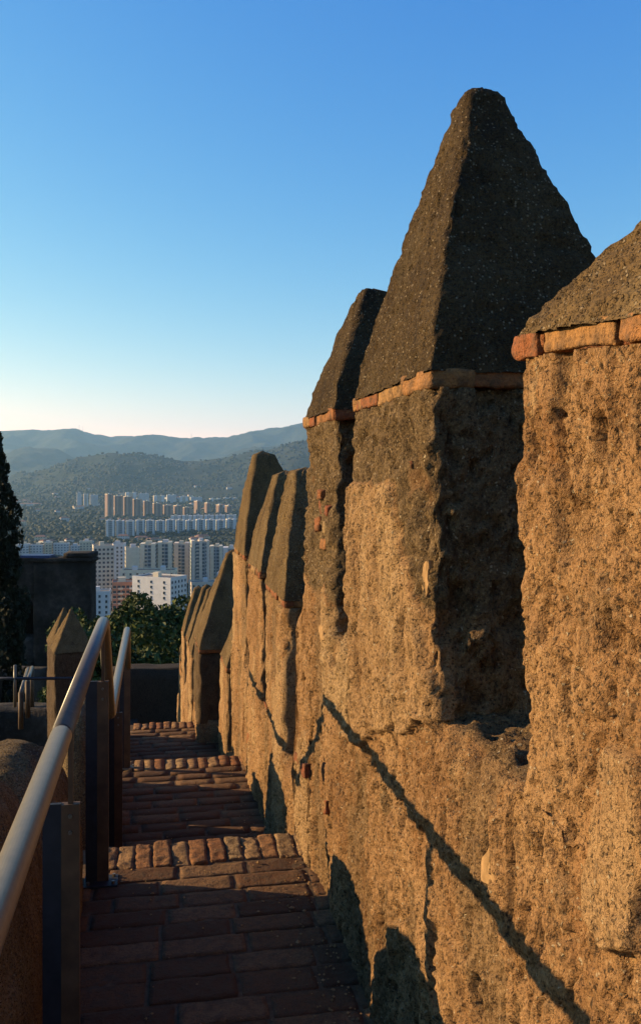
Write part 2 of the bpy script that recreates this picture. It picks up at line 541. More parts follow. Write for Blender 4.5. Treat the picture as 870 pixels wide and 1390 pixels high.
# y0, y1, base z, course z, cap height, centre shift of the apex, inner face x, thickness, label
EY = EYE
MER = [
 (0.30, 1.488, EY - .56, EY + .215, .34, (0.02, -.03), WX, TH, 'broad merlon with a low weathered cap, cut by the right edge of the photo'),
 (1.984, 2.807, EY - .56, EY + .215, .86, (-.01, .02), WX, .565, 'tallest merlon with a steep dark pyramid cap'),
 (3.13, 3.78, EY - .54, EY + .215, .52, (-.07, .03), WX, TH, 'merlon with exposed red bricks under a smaller dark pyramid cap'),
 (4.38, 5.17, EY - 1.35, EY - .65, .68, (-.13, .0), WX, TH, 'nearest merlon of the middle trio'),
 (5.43, 6.20, EY - 1.37, EY - .62, .64, (-.09, .0), WX, TH, 'middle merlon of the middle trio with a pale streaked body'),
 (6.46, 7.30, EY - 1.37, EY - .60, .78, (-.11, 0), WX, TH, 'farthest merlon of the middle trio, rounded at its tip'),
 (7.75, 8.40, EY - 2.35, EY - 1.70, .70, (0, 0), WX - .03, TH, 'low merlon just past the middle trio'),
 (8.75, 9.70, EY - 2.4, EY - 1.72, .95, (0, 0), WX - .22, .75, 'tall merlon in shade where the wall steps inwards'),
 (9.95, 10.60, EY - 2.75, EY - 2.00, .72, (-.05, 0), WX - .25, TH, None),
 (11.0, 11.6, EY - 2.8, EY - 2.06, .68, (-.05, 0), WX - .25, TH, None),
 (12.7, 13.4, EY - 3.0, EY - 2.27, .67, (-.08, 0), WX - .25, TH, None),
 (14.4, 15.1, EY - 3.7, EY - 2.97, .70, (-.08, 0), WX - .25, TH, None),
]
def sill_z(Y):
    z = np.full_like(Y, EY - .55)
    for y, lo in ((4.0, EY - 1.36), (7.5, EY - 2.38), (9.85, EY - 2.80), (12.5, EY - 3.05), (14.2, EY - 3.75)):
        z = z + (lo - z) * sstep(y - .08, y + .02, Y)
    return z
def face_x(Y):
    return WX - .03 * sstep(7.5, 7.6, Y) - .19 * sstep(8.735, 8.755, Y) - .03 * sstep(9.8, 9.9, Y)
# the wall below the merlons: profile swept along Y with sample spacing that grows with distance
ys = [0.30]
while ys[-1] < 16.0:
    y = ys[-1]
    ys.append(y + max(0.0055, 0.0038 * y))
ys = np.array(ys)
def under(Y):     # 1 where a merlon stands on the wall
    u = np.zeros_like(Y)
    for mm in MER:
        u = np.maximum(u, sstep(mm[0] - .03, mm[0] + .02, Y) * (1 - sstep(mm[1] - .02, mm[1] + .03, Y)))
    return u
zb = EY - 2.3
NZ = 340
zs_all = sill_z(ys); un = under(ys); fx = face_x(ys)
cols = []; nrm = []
T_OUT = 0.60
for i, Y in enumerate(ys):
    zt = zs_all[i]; r = 0.005 + 0.085 * (1 - un[i]); x0 = fx[i]
    lowz = min(zb, zt - 1.6) if Y > 3.6 else -0.35
    if Y > 6.5: lowz = min(lowz, EY - 4.0)
    if Y > 9: lowz = EY - 5.5
    t = np.linspace(0, 1, NZ)
    zc = lowz + (zt - r - lowz) * t
    pts = [(x0, z) for z in zc]; ns = [(-1, 0)] * NZ
    for k in range(1, 9):
        a = math.pi / 2 * k / 8
        pts.append((x0 + r - r * math.cos(a), zt - r + r * math.sin(a))); ns.append((-math.cos(a), math.sin(a)))
    for k in range(1, 40):
        x = x0 + r + (T_OUT + (WX - x0) - r) * k / 39
        pts.append((x, zt)); ns.append((0, 1))
    for k in range(1, 6):
        pts.append((WX + T_OUT, zt + (-6 - zt) * k / 5)); ns.append((1, 0))
    cols.append([(p[0], Y, p[1]) for p in pts]); nrm.append([(n[0], 0, n[1]) for n in ns])
cols = np.array(cols); nrm = np.array(nrm)
nY, nP = cols.shape[:2]
V = cols.reshape(-1, 3); Nn = nrm.reshape(-1, 3)
D, m = field(V)
sillmask = (Nn[:, 2] > .5)
D = D + np.where(sillmask, 0.012 * fbm(V, 9, 3, 201), 0)
V = V + Nn * D[:, None]
# the foot of the wall swells a little and leans as old rubble does
faces = []
for i in range(nY - 1):
    for k in range(nP - 1):
        a = i * nP + k
        faces.append((a, a + nP, a + nP + 1, a + 1))
faces.append(tuple(range(nP - 1, -1, -1))); faces.append(tuple((nY - 1) * nP + k for k in range(nP)))
mesh_obj('wall_body', V, [f[::-1] for f in faces], M_WALL, wall, True, {'plaster': m})

for mi, (y0, y1, zb_, zc, ch, sh, x0, th, lab) in enumerate(MER):
    cy = (y0 + y1) / 2; hy = (y1 - y0) / 2; cx = x0 + th / 2; hx = th / 2
    sp = max(0.006, 0.0045 * cy)
    nz = int((zc - zb_) / sp)
    zs0 = float(sill_z(np.array([cy]))[0])
    zstart = min(zs0, zb_)
    lv = [(z, hx, hy, cx, cy, 0.03, 0) for z in np.linspace(zstart, zc, max(8, nz))]
    V, f, m = loft(lv, sp, field)
    TL = 0.085 if mi == 0 else 0.0       # the nearest course dips towards the camera
    if TL: V[:, 2] += TL * (V[:, 1] - y1) * np.clip((V[:, 2] - zstart) / (zc - zstart), 0, 1)
    body = mesh_obj('merlon', V, f, M_WALLD if mi == 7 else M_WALL, wall, True, {'plaster': m})  # the tall shaded merlon takes the plaster with shade in its colour
    if lab: body['label'] = lab
    # course of bricks round the top of the body
    bh = 0.047
    mb = MB()
    r2 = random.Random(100 + mi)
    pr = 0.006
    for side in range(4):
        L = 2 * hy if side in (0, 2) else 2 * hx
        L += 2 * pr
        p = -L / 2
        while p < L / 2 - 0.03:
            bl = r2.choice((0.12, 0.13, 0.20, 0.25, 0.26)) * r2.uniform(.9, 1.08)
            bl = min(bl, L / 2 - p)
            if L / 2 - p - bl < 0.05: bl = L / 2 - p
            if not (r2.random() < 0.2 and bl < .2):
                c = p + bl / 2
                dpt = 0.11
                out = pr - r2.uniform(0, .010)
                if side == 0: pos = (cx - hx - out + dpt / 2, cy + c, 0); rz = math.pi / 2
                elif side == 2: pos = (cx + hx + out - dpt / 2, cy + c, 0); rz = math.pi / 2
                elif side == 1: pos = (cx + c, cy - hy - out + dpt / 2, 0); rz = 0
                else: pos = (cx + c, cy + hy + out - dpt / 2, 0); rz = 0
                rough_box(mb, (pos[0], pos[1], zc + bh / 2 + TL * (pos[1] - y1) + r2.uniform(-.003, .003)), (bl - r2.uniform(.008, .022), dpt, bh * r2.uniform(.84, 1.02)),
                          mi * 50 + side * 10 + int(c * 40), rz, 0.004, 0.0050, max(.006, sp * .8), r2.random(), (r2.uniform(-.03, .03) + (TL if side in (0, 2) else 0), 0))
            p += bl
    rough_box(mb, (cx, cy, zc + bh / 2 + TL * (cy - y1)), (th - .03, y1 - y0 - .03, bh - .004), mi + 900, 0, .01, .004, 0.04, 0.15, (0, TL))
    mb.build('brick_course', M_BRICK, body, True)
    # pyramid cap
    zb2 = zc + bh - 0.009
    n = max(16, int(ch / sp))
    lv = []
    top = .3 if mi in (0, 3, 4, 5) else 0.21
    for i in range(n + 1):
        t = i / n
        tt = 0.93
        if t < tt:
            s = 1 - (1 - top) * (t / tt) ** 1.0
        else:
            q = (t - tt) / (1 - tt)
            s = top * math.sqrt(max(0.0, 1 - q * q)) * 1.0
        s = max(s, 0.012)
        bulge = 1 + (0.06 if mi < 3 else .03) * math.sin(math.pi * min(1, t / .9))
        hxx = (hx + .005) * s * bulge; hyy = (hy + .005) * s * bulge
        lv.append((zb2 + ch * t, hxx, hyy, cx + sh[0] * t, cy + sh[1] * t, 0.007 + .02 * t, 0.4 + (2.5 if t > .95 else 0)))
    V, f, m = loft(lv, sp, cap_field)
    if TL: V[:, 2] += TL * (V[:, 1] - y1)
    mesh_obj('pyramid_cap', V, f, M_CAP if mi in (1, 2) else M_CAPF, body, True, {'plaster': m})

mb = MB()
for (u, v, d, sy, sd_) in ((762, 402, 1.40, .13, 1), (845, 386, 1.27, .10, 2)):
    p = at(u, v, d)
    rough_box(mb, (p.x + .030, p.y, p.z - .020), (.05, sy, .022), 700 + sd_, 0.0, .004, .006, .008, .2, (.85, .15))
o = mb.build('exposed_tile', M_BRICK, wall, True)
# bricks and stones laid bare in the plaster
def embed(name, px, size, mat, tone, seed, rz=0, out=0.004, lab=None, amp=.006):
    Y, z = on_plane(px[0], px[1], WX)
    D0, _ = field(np.array([[WX, Y, z]]))
    out = out + float(D0[0]) + (.008 if 3.0 < Y < 3.8 else -.004)
    mb = MB()
    rough_box(mb, (WX - out + size[0] / 2, Y, z), size, seed, rz, 0.003, amp, 0.009, tone, (0, ((seed * 37) % 11 - 5) * .04))
    o = mb.build(name, mat, wall, True)
    if lab: o['label'] = lab
    return o
for k, (px, s, tn) in enumerate([
    ((552, 632), (.06, .03, .022), .1), ((434, 690), (.08, .07, .05), .1), ((433, 712), (.08, .09, .055), .25),
    ((444, 716), (.08, .05, .045), .95), ((445, 694), (.08, .05, .035), .0), ((440, 738), (.08, .11, .04), .5), ((436, 672), (.07, .06, .035), .3),
    ((420, 1045), (.07, .12, .06), .0), ((408, 1030), (.07, .10, .05), .2), ((443, 1050), (.06, .04, .07), .1), ((449, 1095), (.05, .03, .05), .1),
    ((355, 958), (.06, .12, .06), .1), ((576, 738), (.05, .025, .022), .05), ((338, 1003), (.06, .12, .07), .4)]):
    embed('exposed_brick', px, s, M_BRICK, tn, 400 + k, out=0.004)
def shard(pts, X, th, mat, lab=None, seed=0):
    """a flat broken stone bedded in the face: real thickness, ragged outline"""
    r = random.Random(seed); P = []
    n = len(pts)
    YZ = [on_plane(u, v, WX) for u, v in pts]
    for i in range(n):
        a, b = YZ[i], YZ[(i + 1) % n]
        for k in range(3):
            t_ = k / 3
            P.append((a[0] + (b[0] - a[0]) * t_ + r.uniform(-.0025, .0025), a[1] + (b[1] - a[1]) * t_ + r.uniform(-.0025, .0025)))
    m_ = len(P); cy = sum(p[0] for p in P) / m_; cz = sum(p[1] for p in P) / m_
    X = X - float(np.mean(field(np.array([[X, y, z] for y, z in P]))[0]))
    v = [(X + .03, y, z) for y, z in P] + [(X - th * .6, y, z) for y, z in P] + [(X - th + r.uniform(-.002, .002), cy + (y - cy) * .95, cz + (z - cz) * .96) for y, z in P] + [(X - th * 1.02, cy, cz)]
    f = []
    for i in range(m_):
        j = (i + 1) % m_
        f += [(i, j, m_ + j, m_ + i), (m_ + i, m_ + j, 2 * m_ + j, 2 * m_ + i), (2 * m_ + i, 2 * m_ + j, 3 * m_)]
    o = mesh_obj('stone_chip', v, f, mat, wall, False)
    if lab: o['label'] = lab
shard([(648, 1165), (660, 1150), (664, 1180), (668, 1205), (655, 1200), (640, 1190)], WX, .005, M_STONE, 'pale pointed stone low in the wall', 1)
shard([(566, 768), (577, 760), (578, 772), (577, 792), (575, 812), (572, 812), (567, 790)], WX, .006, M_STONE, 'pale flat stone near the corner of the tallest merlon', 2)
shard([(441, 850), (447, 843), (449, 868), (444, 872)], WX, .006, M_STONE, None, 4)

# ------------------------------------------------------------------ the stepped walkway
walk = empty('brick_walkway', (0.2, 2, 0), kind='structure')
LAND = [(-1.2, 3.93, 0.0, -.34, .70), (3.93, 6.70, -0.5, -.34, .72), (6.70, 9.55, -1.0, -.34, .72), (9.55, 17.4, -3.25, -.34, .72)]
rb = random.Random(11)
for li, (y0, y1, z, xl, xr) in enumerate(LAND):
    mb = MB()
    V = MB(); V.box(((xl + xr) / 2, (y0 + y1) / 2, z - 1.6 - .0005), (xr - xl, y1 - y0, 3.2))
    V.build('slab', M_MORTAR, walk)
    yend = y1 - (0.235 if li < 3 else 0)
    y = yend; row = 0
    while y > max(y0, 0.6) + 0.05:
        dp = rb.uniform(.112, .135)
        x = xl - rb.uniform(0, .25)
        while x < xr:
            bl = rb.uniform(.24, .30)
            xa, xb = max(x, xl), min(x + bl - .012, xr)
            if xb - xa > .04:
                near = y < 5
                rough_box(mb, ((xa + xb) / 2, y - dp / 2, z - .02 + rb.uniform(-.003, .003)), (xb - xa, dp - .009, .05), row * 13 + int(x * 50) + li * 777,
                          rb.uniform(-.012, .012), .004, .0028, .02 if near else .05, rb.random(), (rb.uniform(-.01, .01), rb.uniform(-.02, .02)))
            x += bl
        y -= dp; row += 1
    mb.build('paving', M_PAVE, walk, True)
    if li < 3:
        mb = MB(); x = xl + .1
        while x < xr:
            bw = rb.uniform(.070, .084)
            rough_box(mb, (x + bw / 2, y1 - .115 + rb.uniform(-.012, .012), z - .050 + rb.uniform(-.003, .004)), (bw - .006, .235, .12),
                      int(x * 100) + li * 99, rb.uniform(-.03, .03), .007, .005, .012 if li == 0 else .03, rb.random(), (rb.uniform(-.05, .05), rb.uniform(-.03, .03)))
            x += bw
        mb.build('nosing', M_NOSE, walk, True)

# grit and crumbs of plaster fallen along the foot of the wall
gr_ = np.random.default_rng(31); gm = MB()
for k in range(420):
    li = 0 if gr_.random() < .7 else 1
    y = gr_.uniform(1.9, 3.9) if li == 0 else gr_.uniform(4.9, 6.6)
    x = .60 - abs(gr_.normal(0, .09)) if gr_.random() < .75 else gr_.uniform(-.15, .6)
    r_ = gr_.uniform(.002, .007) * (1.6 if gr_.random() < .06 else 1)
    v = []
    for (a_, b_, c_) in ((1, 0, 0), (0, 1, 0), (-1, 0, 0), (0, -1, 0), (0, 0, 1), (0, 0, -1)):
        q = r_ * gr_.uniform(.6, 1.3); v.append((x + a_ * q, y + b_ * q, LAND[li][2] + .006 + r_ * .5 + c_ * q * .7))
    gm.add(v, [(0, 1, 4), (1, 2, 4), (2, 3, 4), (3, 0, 4), (1, 0, 5), (2, 1, 5), (3, 2, 5), (0, 3, 5)])
tag(gm.build('grit', M_STONE), kind='stuff', label='crumbs of plaster and grit lying on the brick steps along the wall', cat='grit')

# ------------------------------------------------------------------ low rounded parapet on the left
low = empty('low_parapet', (-.6, 3, 0), 'low dark rough parapet with rounded humped tops outside the handrail on the left', 'parapet')
M_HUMP = mat_cap('hump_render', 1.3)
def hump(y0, y1, zbase, ztop, x0, x1, lab=None):
    ny = int((y1 - y0) / .014) ; npf = 46
    V = []; NR = []
    cy = (y0 + y1) / 2; hy = (y1 - y0) / 2; cx = (x0 + x1) / 2; hx = (x1 - x0) / 2
    for i in range(ny + 1):
        t = -1 + 2 * i / ny
        # superelliptic long section: flat in the middle, falling away at the ends
        e = max(0.0, 1 - abs(t) ** 3.6) ** (1 / 2.4)
        H = (ztop - zbase) * e
        wv = hx * (0.55 + .45 * e)
        for k in range(npf + 1):
            a = math.pi * k / npf
            c, s = math.cos(a), math.sin(a)
            sx = math.copysign(abs(c) ** 0.75, c)
            V.append((cx + wv * sx, cy + hy * t, zbase + H * abs(s) ** 0.8)); NR.append((c, 0.4 * t ** 3, s))
    V = np.array(V); NR = np.array(NR); NR /= np.linalg.norm(NR, axis=1, keepdims=True)
    V = V + NR * (cap_field(V) * 1.3)[:, None]
    f = []
    n = npf + 1
    for i in range(ny):
        for k in range(npf):
            f.append((i * n + k, i * n + k + 1, (i + 1) * n + k + 1, (i + 1) * n + k))
    o = mesh_obj('rounded_coping', V, f, M_HUMP, low, True)
    if lab: o['label'] = lab
hump(0.2, 2.0, -.05, .70, -.84, -.30, 'hump cut off by the left edge of the photo')
hump(2.02, 2.96, -.05, .79, -.84, -.30, 'nearest whole hump, broad and dark')
hump(2.97, 3.68, -.05, .63, -.82, -.27, 'second hump, a little lower')
hump(3.70, 4.42, -.60, .11, -.80, -.29)
hump(4.52, 5.60, -.55, EYE - 1.20, -.52, -.28)
hump(5.62, 6.32, -.55, .02, -.52, -.30)
hump(7.35, 8.2, -1.05, -.30, -.52, -.30)
hump(8.22, 9.2, -1.05, -.48, -.52, -.30)
mb = MB()
for (y0, y1, z) in ((-1.2, 3.93, -.02), (3.93, 6.7, -.52), (6.7, 9.6, -1.02), (9.6, 16.9, -2.9)):
    mb.box((-.61 if y0 < 3 else -.44, (y0 + y1) / 2, (z - 7) / 2), (.53 if y0 < 3 else .19, y1 - y0, 7 + z))
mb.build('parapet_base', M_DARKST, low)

# ------------------------------------------------------------------ handrail
M_RAIL = mat_plain('rail_paint', (0.15, 0.125, 0.088), 0.36, 60, metal=0.0, spec=0.4, var=0.18)
M_STEEL = mat_plain('post_steel', (0.028, 0.032, 0.04), 0.6, 25, metal=0.2, spec=0.3, var=0.25)
M_WOODP = mat_plain('post_timber', (0.11, 0.062, 0.03), 0.65, 14, spec=0.3, var=0.35, bmp=.002)
rail = empty('handrail', (-.2, 3.5, 0), 'pale round metal handrail on flat posts following the steps down', 'handrail')
RX = -.205; R = .0235; z1 = EYE - .563; z2 = EYE - 1.075
def arc(p, q, r, n=6):
    """rounded polyline through corner list"""
    return None
def rounded(pts, rad, n=8):
    out = [Vector(pts[0])]
    for i in range(1, len(pts) - 1):
        a, b, c = Vector(pts[i - 1]), Vector(pts[i]), Vector(pts[i + 1])
        d1 = (a - b).normalized(); d2 = (c - b).normalized()
        p0 = b + d1 * rad; p1 = b + d2 * rad
        for k in range(n + 1):
            t = k / n
            out.append(p0 * (1 - t) ** 2 + b * 2 * t * (1 - t) + p1 * t * t)
    out.append(Vector(pts[-1]))
    return out
SEAM = 2.02
mb = MB(); mb.tube([(RX, -1.0, z1 + .005), (RX, SEAM - .014, z1)], R, 32); mb.build('rail_tube', M_RAIL, rail, True)
mb = MB(); mb.tube([(RX, SEAM - .02, z1), (RX, SEAM + .02, z1)], R - .005, 24); mb.build('joint_sleeve', M_STEEL, rail, True)
mb = MB(); mb.tube(rounded([(RX, SEAM + .014, z1), (RX, 3.60, z1), (RX, 4.12, z2), (RX, 6.50, z2 - .005), (RX, 6.56, z2 - .30)], .05), R, 32); mb.build('rail_tube', M_RAIL, rail, True)
for (py, zt, zf) in ((.75, z1, 0), (2.26, z1, 0), (3.60, z1 - .02, 0), (5.05, z2, -.5), (6.55, z2 - .02, -.5)):
    ptop = (EYE - .80) if zf == 0 else EYE - 1.30
    if zf == 0: ztr = z1 if py < 3.6 else z1 - .04
    else: ztr = z2
    p = empty('post', (-.225, py, zf), parent=None)
    p.parent = rail; p.location = Vector((-.225, py, zf)) - rail.location
    mb = MB(); mb.box((-.252, py, (zf + ptop) / 2), (.044, .013, ptop - zf)); mb.build('steel_flat', M_STEEL, p)
    mb = MB(); mb.box((-.208, py + .002, (zf + ptop) / 2 - .001), (.044, .022, ptop - zf - .002)); mb.build('timber_strip', M_WOODP, p)
    mb = MB(); mb.box((-.208, py + .002, (ptop + ztr) / 2 - .012), (.012, .012, ztr - ptop + .02)); mb.build('stem', M_WOODP, p)
    mb = MB(); mb.box((-.215, py - .005, zf + .007), (.13, .10, .008)); mb.build('base_plate', M_STEEL, p)
    for bx__, by__ in ((-.048, -.035), (.048, -.035), (-.048, .028), (.048, .028)):
        mb = MB(); mb.tube([(-.215 + bx__, py + by__, zf + .010), (-.215 + bx__, py + by__, zf + .021)], .007, 6); mb.build('bolt', M_RAIL, p)
    for zb__ in (ptop - .03, ptop - .07):
        mb = MB(); mb.tube([(-.208, py - .006, zb__), (-.208, py - .0145, zb__)], .005, 8); mb.build('screw', M_RAIL, p)

# ------------------------------------------------------------------ terrain
def base_h(r):
    zn = EYE - 7.5 - 0.19 * r
    plain = EYE - 90
    h = np.maximum(zn, plain)
    k = 6.0
    h = plain + np.logaddexp(0, (zn - plain) / k) * k
    h = h + 60 * sstep(1500, 5500, r)
    return h
RU = np.array([-900, -300, 0, 60, 100, 150, 200, 250, 290, 330, 370, 413, 500, 800, 1500], float)
R1 = np.array([600, 590, 588, 586, 585, 593, 592, 597, 596, 590, 583, 577, 572, 590, 600], float)   # far ridge rows
R2U = np.array([-900, -200, 0, 50, 100, 150, 200, 250, 300, 350, 400, 440, 520, 800, 1500], float)
R2 = np.array([660, 655, 650, 640, 626, 617, 621, 630, 626, 612, 600, 594, 600, 620, 640], float)
R3U = np.array([-900, 0, 40, 80, 130, 200, 260, 330, 400, 480, 800, 1500], float)
R3 = np.array([610, 612, 606, 612, 640, 640, 640, 612, 603, 596, 610, 640], float)
def terrain_h(X, Y):
    r = np.hypot(X, Y) + 1e-6
    az = np.arctan2(X, Y) - A
    azc = np.clip(az, -1.2, 1.2)
    u = 435 + F * np.tan(azc)
    dcos = np.cos(azc)
    h = base_h(r)
    P = np.stack([X, Y, np.zeros_like(X)], 1)
    rel = fbm(P, 1 / 900.0, 5, 301)
    rid = 1 - np.abs(fbm(P, 1 / 900.0, 5, 320))
    for (UU, RR, D, wd) in ((RU, R1, 8200., 1500.), (R3U, R3, 6000., 900.), (R2U, R2, 4000., 800.)):
        D_ = D
        crest = EYE + (HZ - np.interp(u, UU, RR)) / F * D_ * dcos * 1.0 / np.maximum(dcos, .2)
        wgt = np.exp(-((r * dcos - D_) / wd) ** 2)
        slope = (1 - wgt)
        mod = 1 + slope * (0.16 * rel + .42 * (rid - .6))
        h = np.maximum(h, (EYE - 92) + (crest - (EYE - 92)) * wgt * mod)
    gul = 1 - np.abs(fbm(P, 1 / 520.0, 5, 340))
    h = h + sstep(2600, 4200, r) * (38 + r / 230.0) * (gul - .75)
    h = h + sstep(400, 2500, r) * 5 * rel
    return h
def ground_z(x, y):
    return float(terrain_h(np.array([x]), np.array([y]))[0])
m_ter, t, b = newmat('terrain')
Wc = coords(t, 'World')
n1 = noisen(t, Wc, 0.004, 8, 0.65)
n2 = noisen(t, Wc, 0.03, 6, 0.7)
n3 = voro(t, Wc, 0.09)
c = mix(t, ramp(t, n1, [(0.40, 0.0), (0.60, 1.0)]), (0.020, 0.028, 0.016), (0.060, 0.056, 0.032))
c = mix(t, ramp(t, n2, [(0.42, 0.0), (0.55, 0.85)]), c, (0.018, 0.027, 0.012))
c = mix(t, ramp(t, n3, [(0.0, 0.7), (0.5, 0.0)]), c, (0.022, 0.035, 0.016))
t.links.new(c, b.inputs['Base Color']); b.inputs['Roughness'].default_value = 1.0
bump(t, b, n2, 12.0, 0.8)
NA, NR_ = 520, 420
azs = np.concatenate([np.linspace(-math.pi, -.75, 60, endpoint=False), np.linspace(-.75, .45, 380, endpoint=False), np.linspace(.45, math.pi, 60, endpoint=False)]) + A
NA = len(azs)
rs = np.concatenate([np.geomspace(4, 1500, 120, endpoint=False), np.linspace(1500, 9500, 260, endpoint=False), np.linspace(9500, 10300, 6)])
NR_ = len(rs)
RRg, AAg = np.meshgrid(rs, azs, indexing='ij')
X = (RRg * np.sin(AAg)).ravel(); Y = (RRg * np.cos(AAg)).ravel()
Z = terrain_h(X, Y)
V = np.column_stack([X, Y, Z]); V = np.vstack([V, [[0, 0, EYE - 8.3]]])
f = []
for i in range(NR_ - 1):
    for k in range(NA):
        k2 = (k + 1) % NA
        f.append((i * NA + k, (i + 1) * NA + k, (i + 1) * NA + k2, i * NA + k2))
ci = len(V) - 1
for k in range(NA): f.append((ci, k, (k + 1) % NA))
f = [q[::-1] for q in f]
tag(mesh_obj('terrain', V, f, m_ter, None, True), kind='structure')

# ------------------------------------------------------------------ foliage helpers
def leaf_mat(name, c1, c2):
    m, t, b = newmat(name)
    oi = N(t, 'ShaderNodeAttribute', attribute_name='tone').outputs['Fac']
    t.links.new(mix(t, oi, c1, c2), b.inputs['Base Color'])
    b.inputs['Roughness'].default_value = 0.7
    return m
M_LEAF = leaf_mat('leaf', (0.026, 0.045, 0.010), (0.11, 0.14, 0.032))
M_CYP = leaf_mat('cypress_leaf', (0.008, 0.012, 0.006), (0.022, 0.03, 0.012))
M_BARK = mat_plain('bark', (0.07, 0.05, 0.035), 0.95, 8, spec=.1, var=.4, bmp=.02)
def leaves(centers, radii, per, size, rng, squash=1.0, up=1.0):
    """leaf quads spread in shells round clump centres"""
    V = []; Fq = []; T = []
    for c, r in zip(centers, radii):
        n = int(per * r * r)
        d = rng.normal(size=(n, 3)); d /= np.linalg.norm(d, axis=1, keepdims=True)
        rad = r * rng.uniform(0.55, 1.08, n) ** .6
        p = np.array(c) + d * rad[:, None] * np.array([1, 1, squash])
        a = rng.normal(size=(n, 3)); a[:, 2] *= up; a /= np.linalg.norm(a, axis=1, keepdims=True)
        bb = np.cross(a, rng.normal(size=(n, 3))); bb /= np.linalg.norm(bb, axis=1, keepdims=True)
        s = size * rng.uniform(.6, 1.3, n)[:, None]
        q = np.stack([p - a * s, p + bb * s * .45, p + a * s, p - bb * s * .45], 1).reshape(-1, 3)
        V.append(q)
        tn = np.clip(rng.normal(.45, .22, n), 0, 1)
        T.append(np.repeat(tn, 4))
    V = np.vstack(V); T = np.concatenate(T)
    Fq = np.arange(len(V)).reshape(-1, 4).tolist()
    return V, Fq, T
def broad_tree(base, h, w, seed, label, group, per=900, leaf=.13, nclump=46, name='broadleaf_tree'):
    rng = np.random.default_rng(seed)
    o = empty(name, base, label, 'tree', group)
    bx_, by_, bz_ = base
    mb = MB()
    fork = (bx_, by_, bz_ + h * .42)
    mb.tube([(bx_, by_, bz_ - .3), (bx_ + .1, by_, bz_ + h * .2), fork], [.22 * h / 8, .17 * h / 8, .14 * h / 8], 10)
    cs = []; rr = []
    for i in range(nclump):
        d = rng.normal(size=3); d /= np.linalg.norm(d)
        q = rng.uniform(.35, 1) ** .6
        c = np.array([bx_ + d[0] * w * .5 * q, by_ + d[1] * w * .5 * q, bz_ + h * .66 + d[2] * h * .30 * q])
        cs.append(c); rr.append(rng.uniform(.09, .17) * w)
        if i % 4 == 0:
            mid = (np.array(fork) + c) / 2 + rng.normal(size=3) * .2
            mb.tube([fork, tuple(mid), tuple(c)], [.09 * h / 8, .05 * h / 8, .02 * h / 8], 6)
    mb.build('trunk', M_BARK, o, True)
    V, Fq, T = leaves(cs, rr, per, leaf, rng)
    mesh_obj('crown', V, Fq, M_LEAF, o, False, {'tone': T})
    return o

def gz(p): return ground_z(p.x, p.y)
TG = 'bushy trees below the castle walls'
for (u, v, d, w_, lab, seed) in (
    (140, 822, 40, 5.0, 'dark rounded tree directly behind the top of the near handrail', 1),
    (182, 816, 36, 5.2, 'tallest bushy green tree, between the two handrail ends', 2),
    (232, 824, 38, 5.6, 'bushy tree just left of the farthest merlons', 3),
    (262, 838, 46, 6.0, 'tree mostly hidden behind the farthest merlons', 4),
    (205, 850, 29, 3.6, 'smaller tree in front of the bushy pair, above the end wall', 5),
    (150, 862, 27, 3.4, 'low tree behind the second handrail post', 6)):
    p = at(u, v, d)
    g = gz(p)
    broad_tree((p.x, p.y, g), (p.z - g) * 1.04, w_, seed, lab, TG)

# cypress on the left edge
def cypress(u, vtop, d, w_, seed, label, group=None):
    rng = np.random.default_rng(seed)
    p = at(u, vtop, d); g = gz(p); h = p.z - g
    o = empty('cypress_tree', (p.x, p.y, g), label, 'tree', group)
    mb = MB(); mb.tube([(p.x, p.y, g - .3), (p.x, p.y, g + h * .5), (p.x, p.y, p.z - .5)], [.22, .14, .03], 8); mb.build('trunk', M_BARK, o, True)
    cs = []; rr = []
    for i in range(230):
        t = rng.uniform(0.06, 1)
        prof = math.sin(min(1, (1 - t) * 2.6) * math.pi / 2) * (1 - .25 * (t < .2))
        R_ = w_ * .5 * prof
        a = rng.uniform(0, 2 * math.pi)
        q = rng.uniform(.3, .95)
        r_ = max(.12, rng.uniform(.14, .30) * w_ * .6 * (0.35 + prof * .65))
        cs.append((p.x + math.cos(a) * R_ * q, p.y + math.sin(a) * R_ * q, g + h * t - r_ * .8)); rr.append(r_)
    V, Fq, T = leaves(cs, rr, 2000, .10, rng, squash=1.7, up=2.5)
    mesh_obj('crown', V, Fq, M_CYP, o, False, {'tone': T})
cypress(-3, 588, 27, 1.85, 21, 'tall nearly black cypress at the left edge of the photo')

exec_city = True
# ------------------------------------------------------------------ lower castle works on the left
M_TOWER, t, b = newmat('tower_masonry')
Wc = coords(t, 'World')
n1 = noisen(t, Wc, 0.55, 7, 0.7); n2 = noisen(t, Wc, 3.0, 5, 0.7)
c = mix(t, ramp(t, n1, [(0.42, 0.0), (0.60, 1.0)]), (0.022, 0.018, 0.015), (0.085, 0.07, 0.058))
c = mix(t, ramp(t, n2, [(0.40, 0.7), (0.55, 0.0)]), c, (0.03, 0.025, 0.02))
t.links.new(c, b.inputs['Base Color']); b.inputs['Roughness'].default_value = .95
bump(t, b, n2, 0.15, 0.8)
def grid_block(name, c, size, rz, mat, parent, sp=.25, amp=.05, label=None):
    mb = MB()
    rough_box(mb, c, size, int(abs(c[0]) * 7) + 3, rz, .05, amp, sp, .6, nscale=1.2)
    return mesh_obj(name, mb.v, mb.f, mat, parent, True, {'plaster': mb.a})
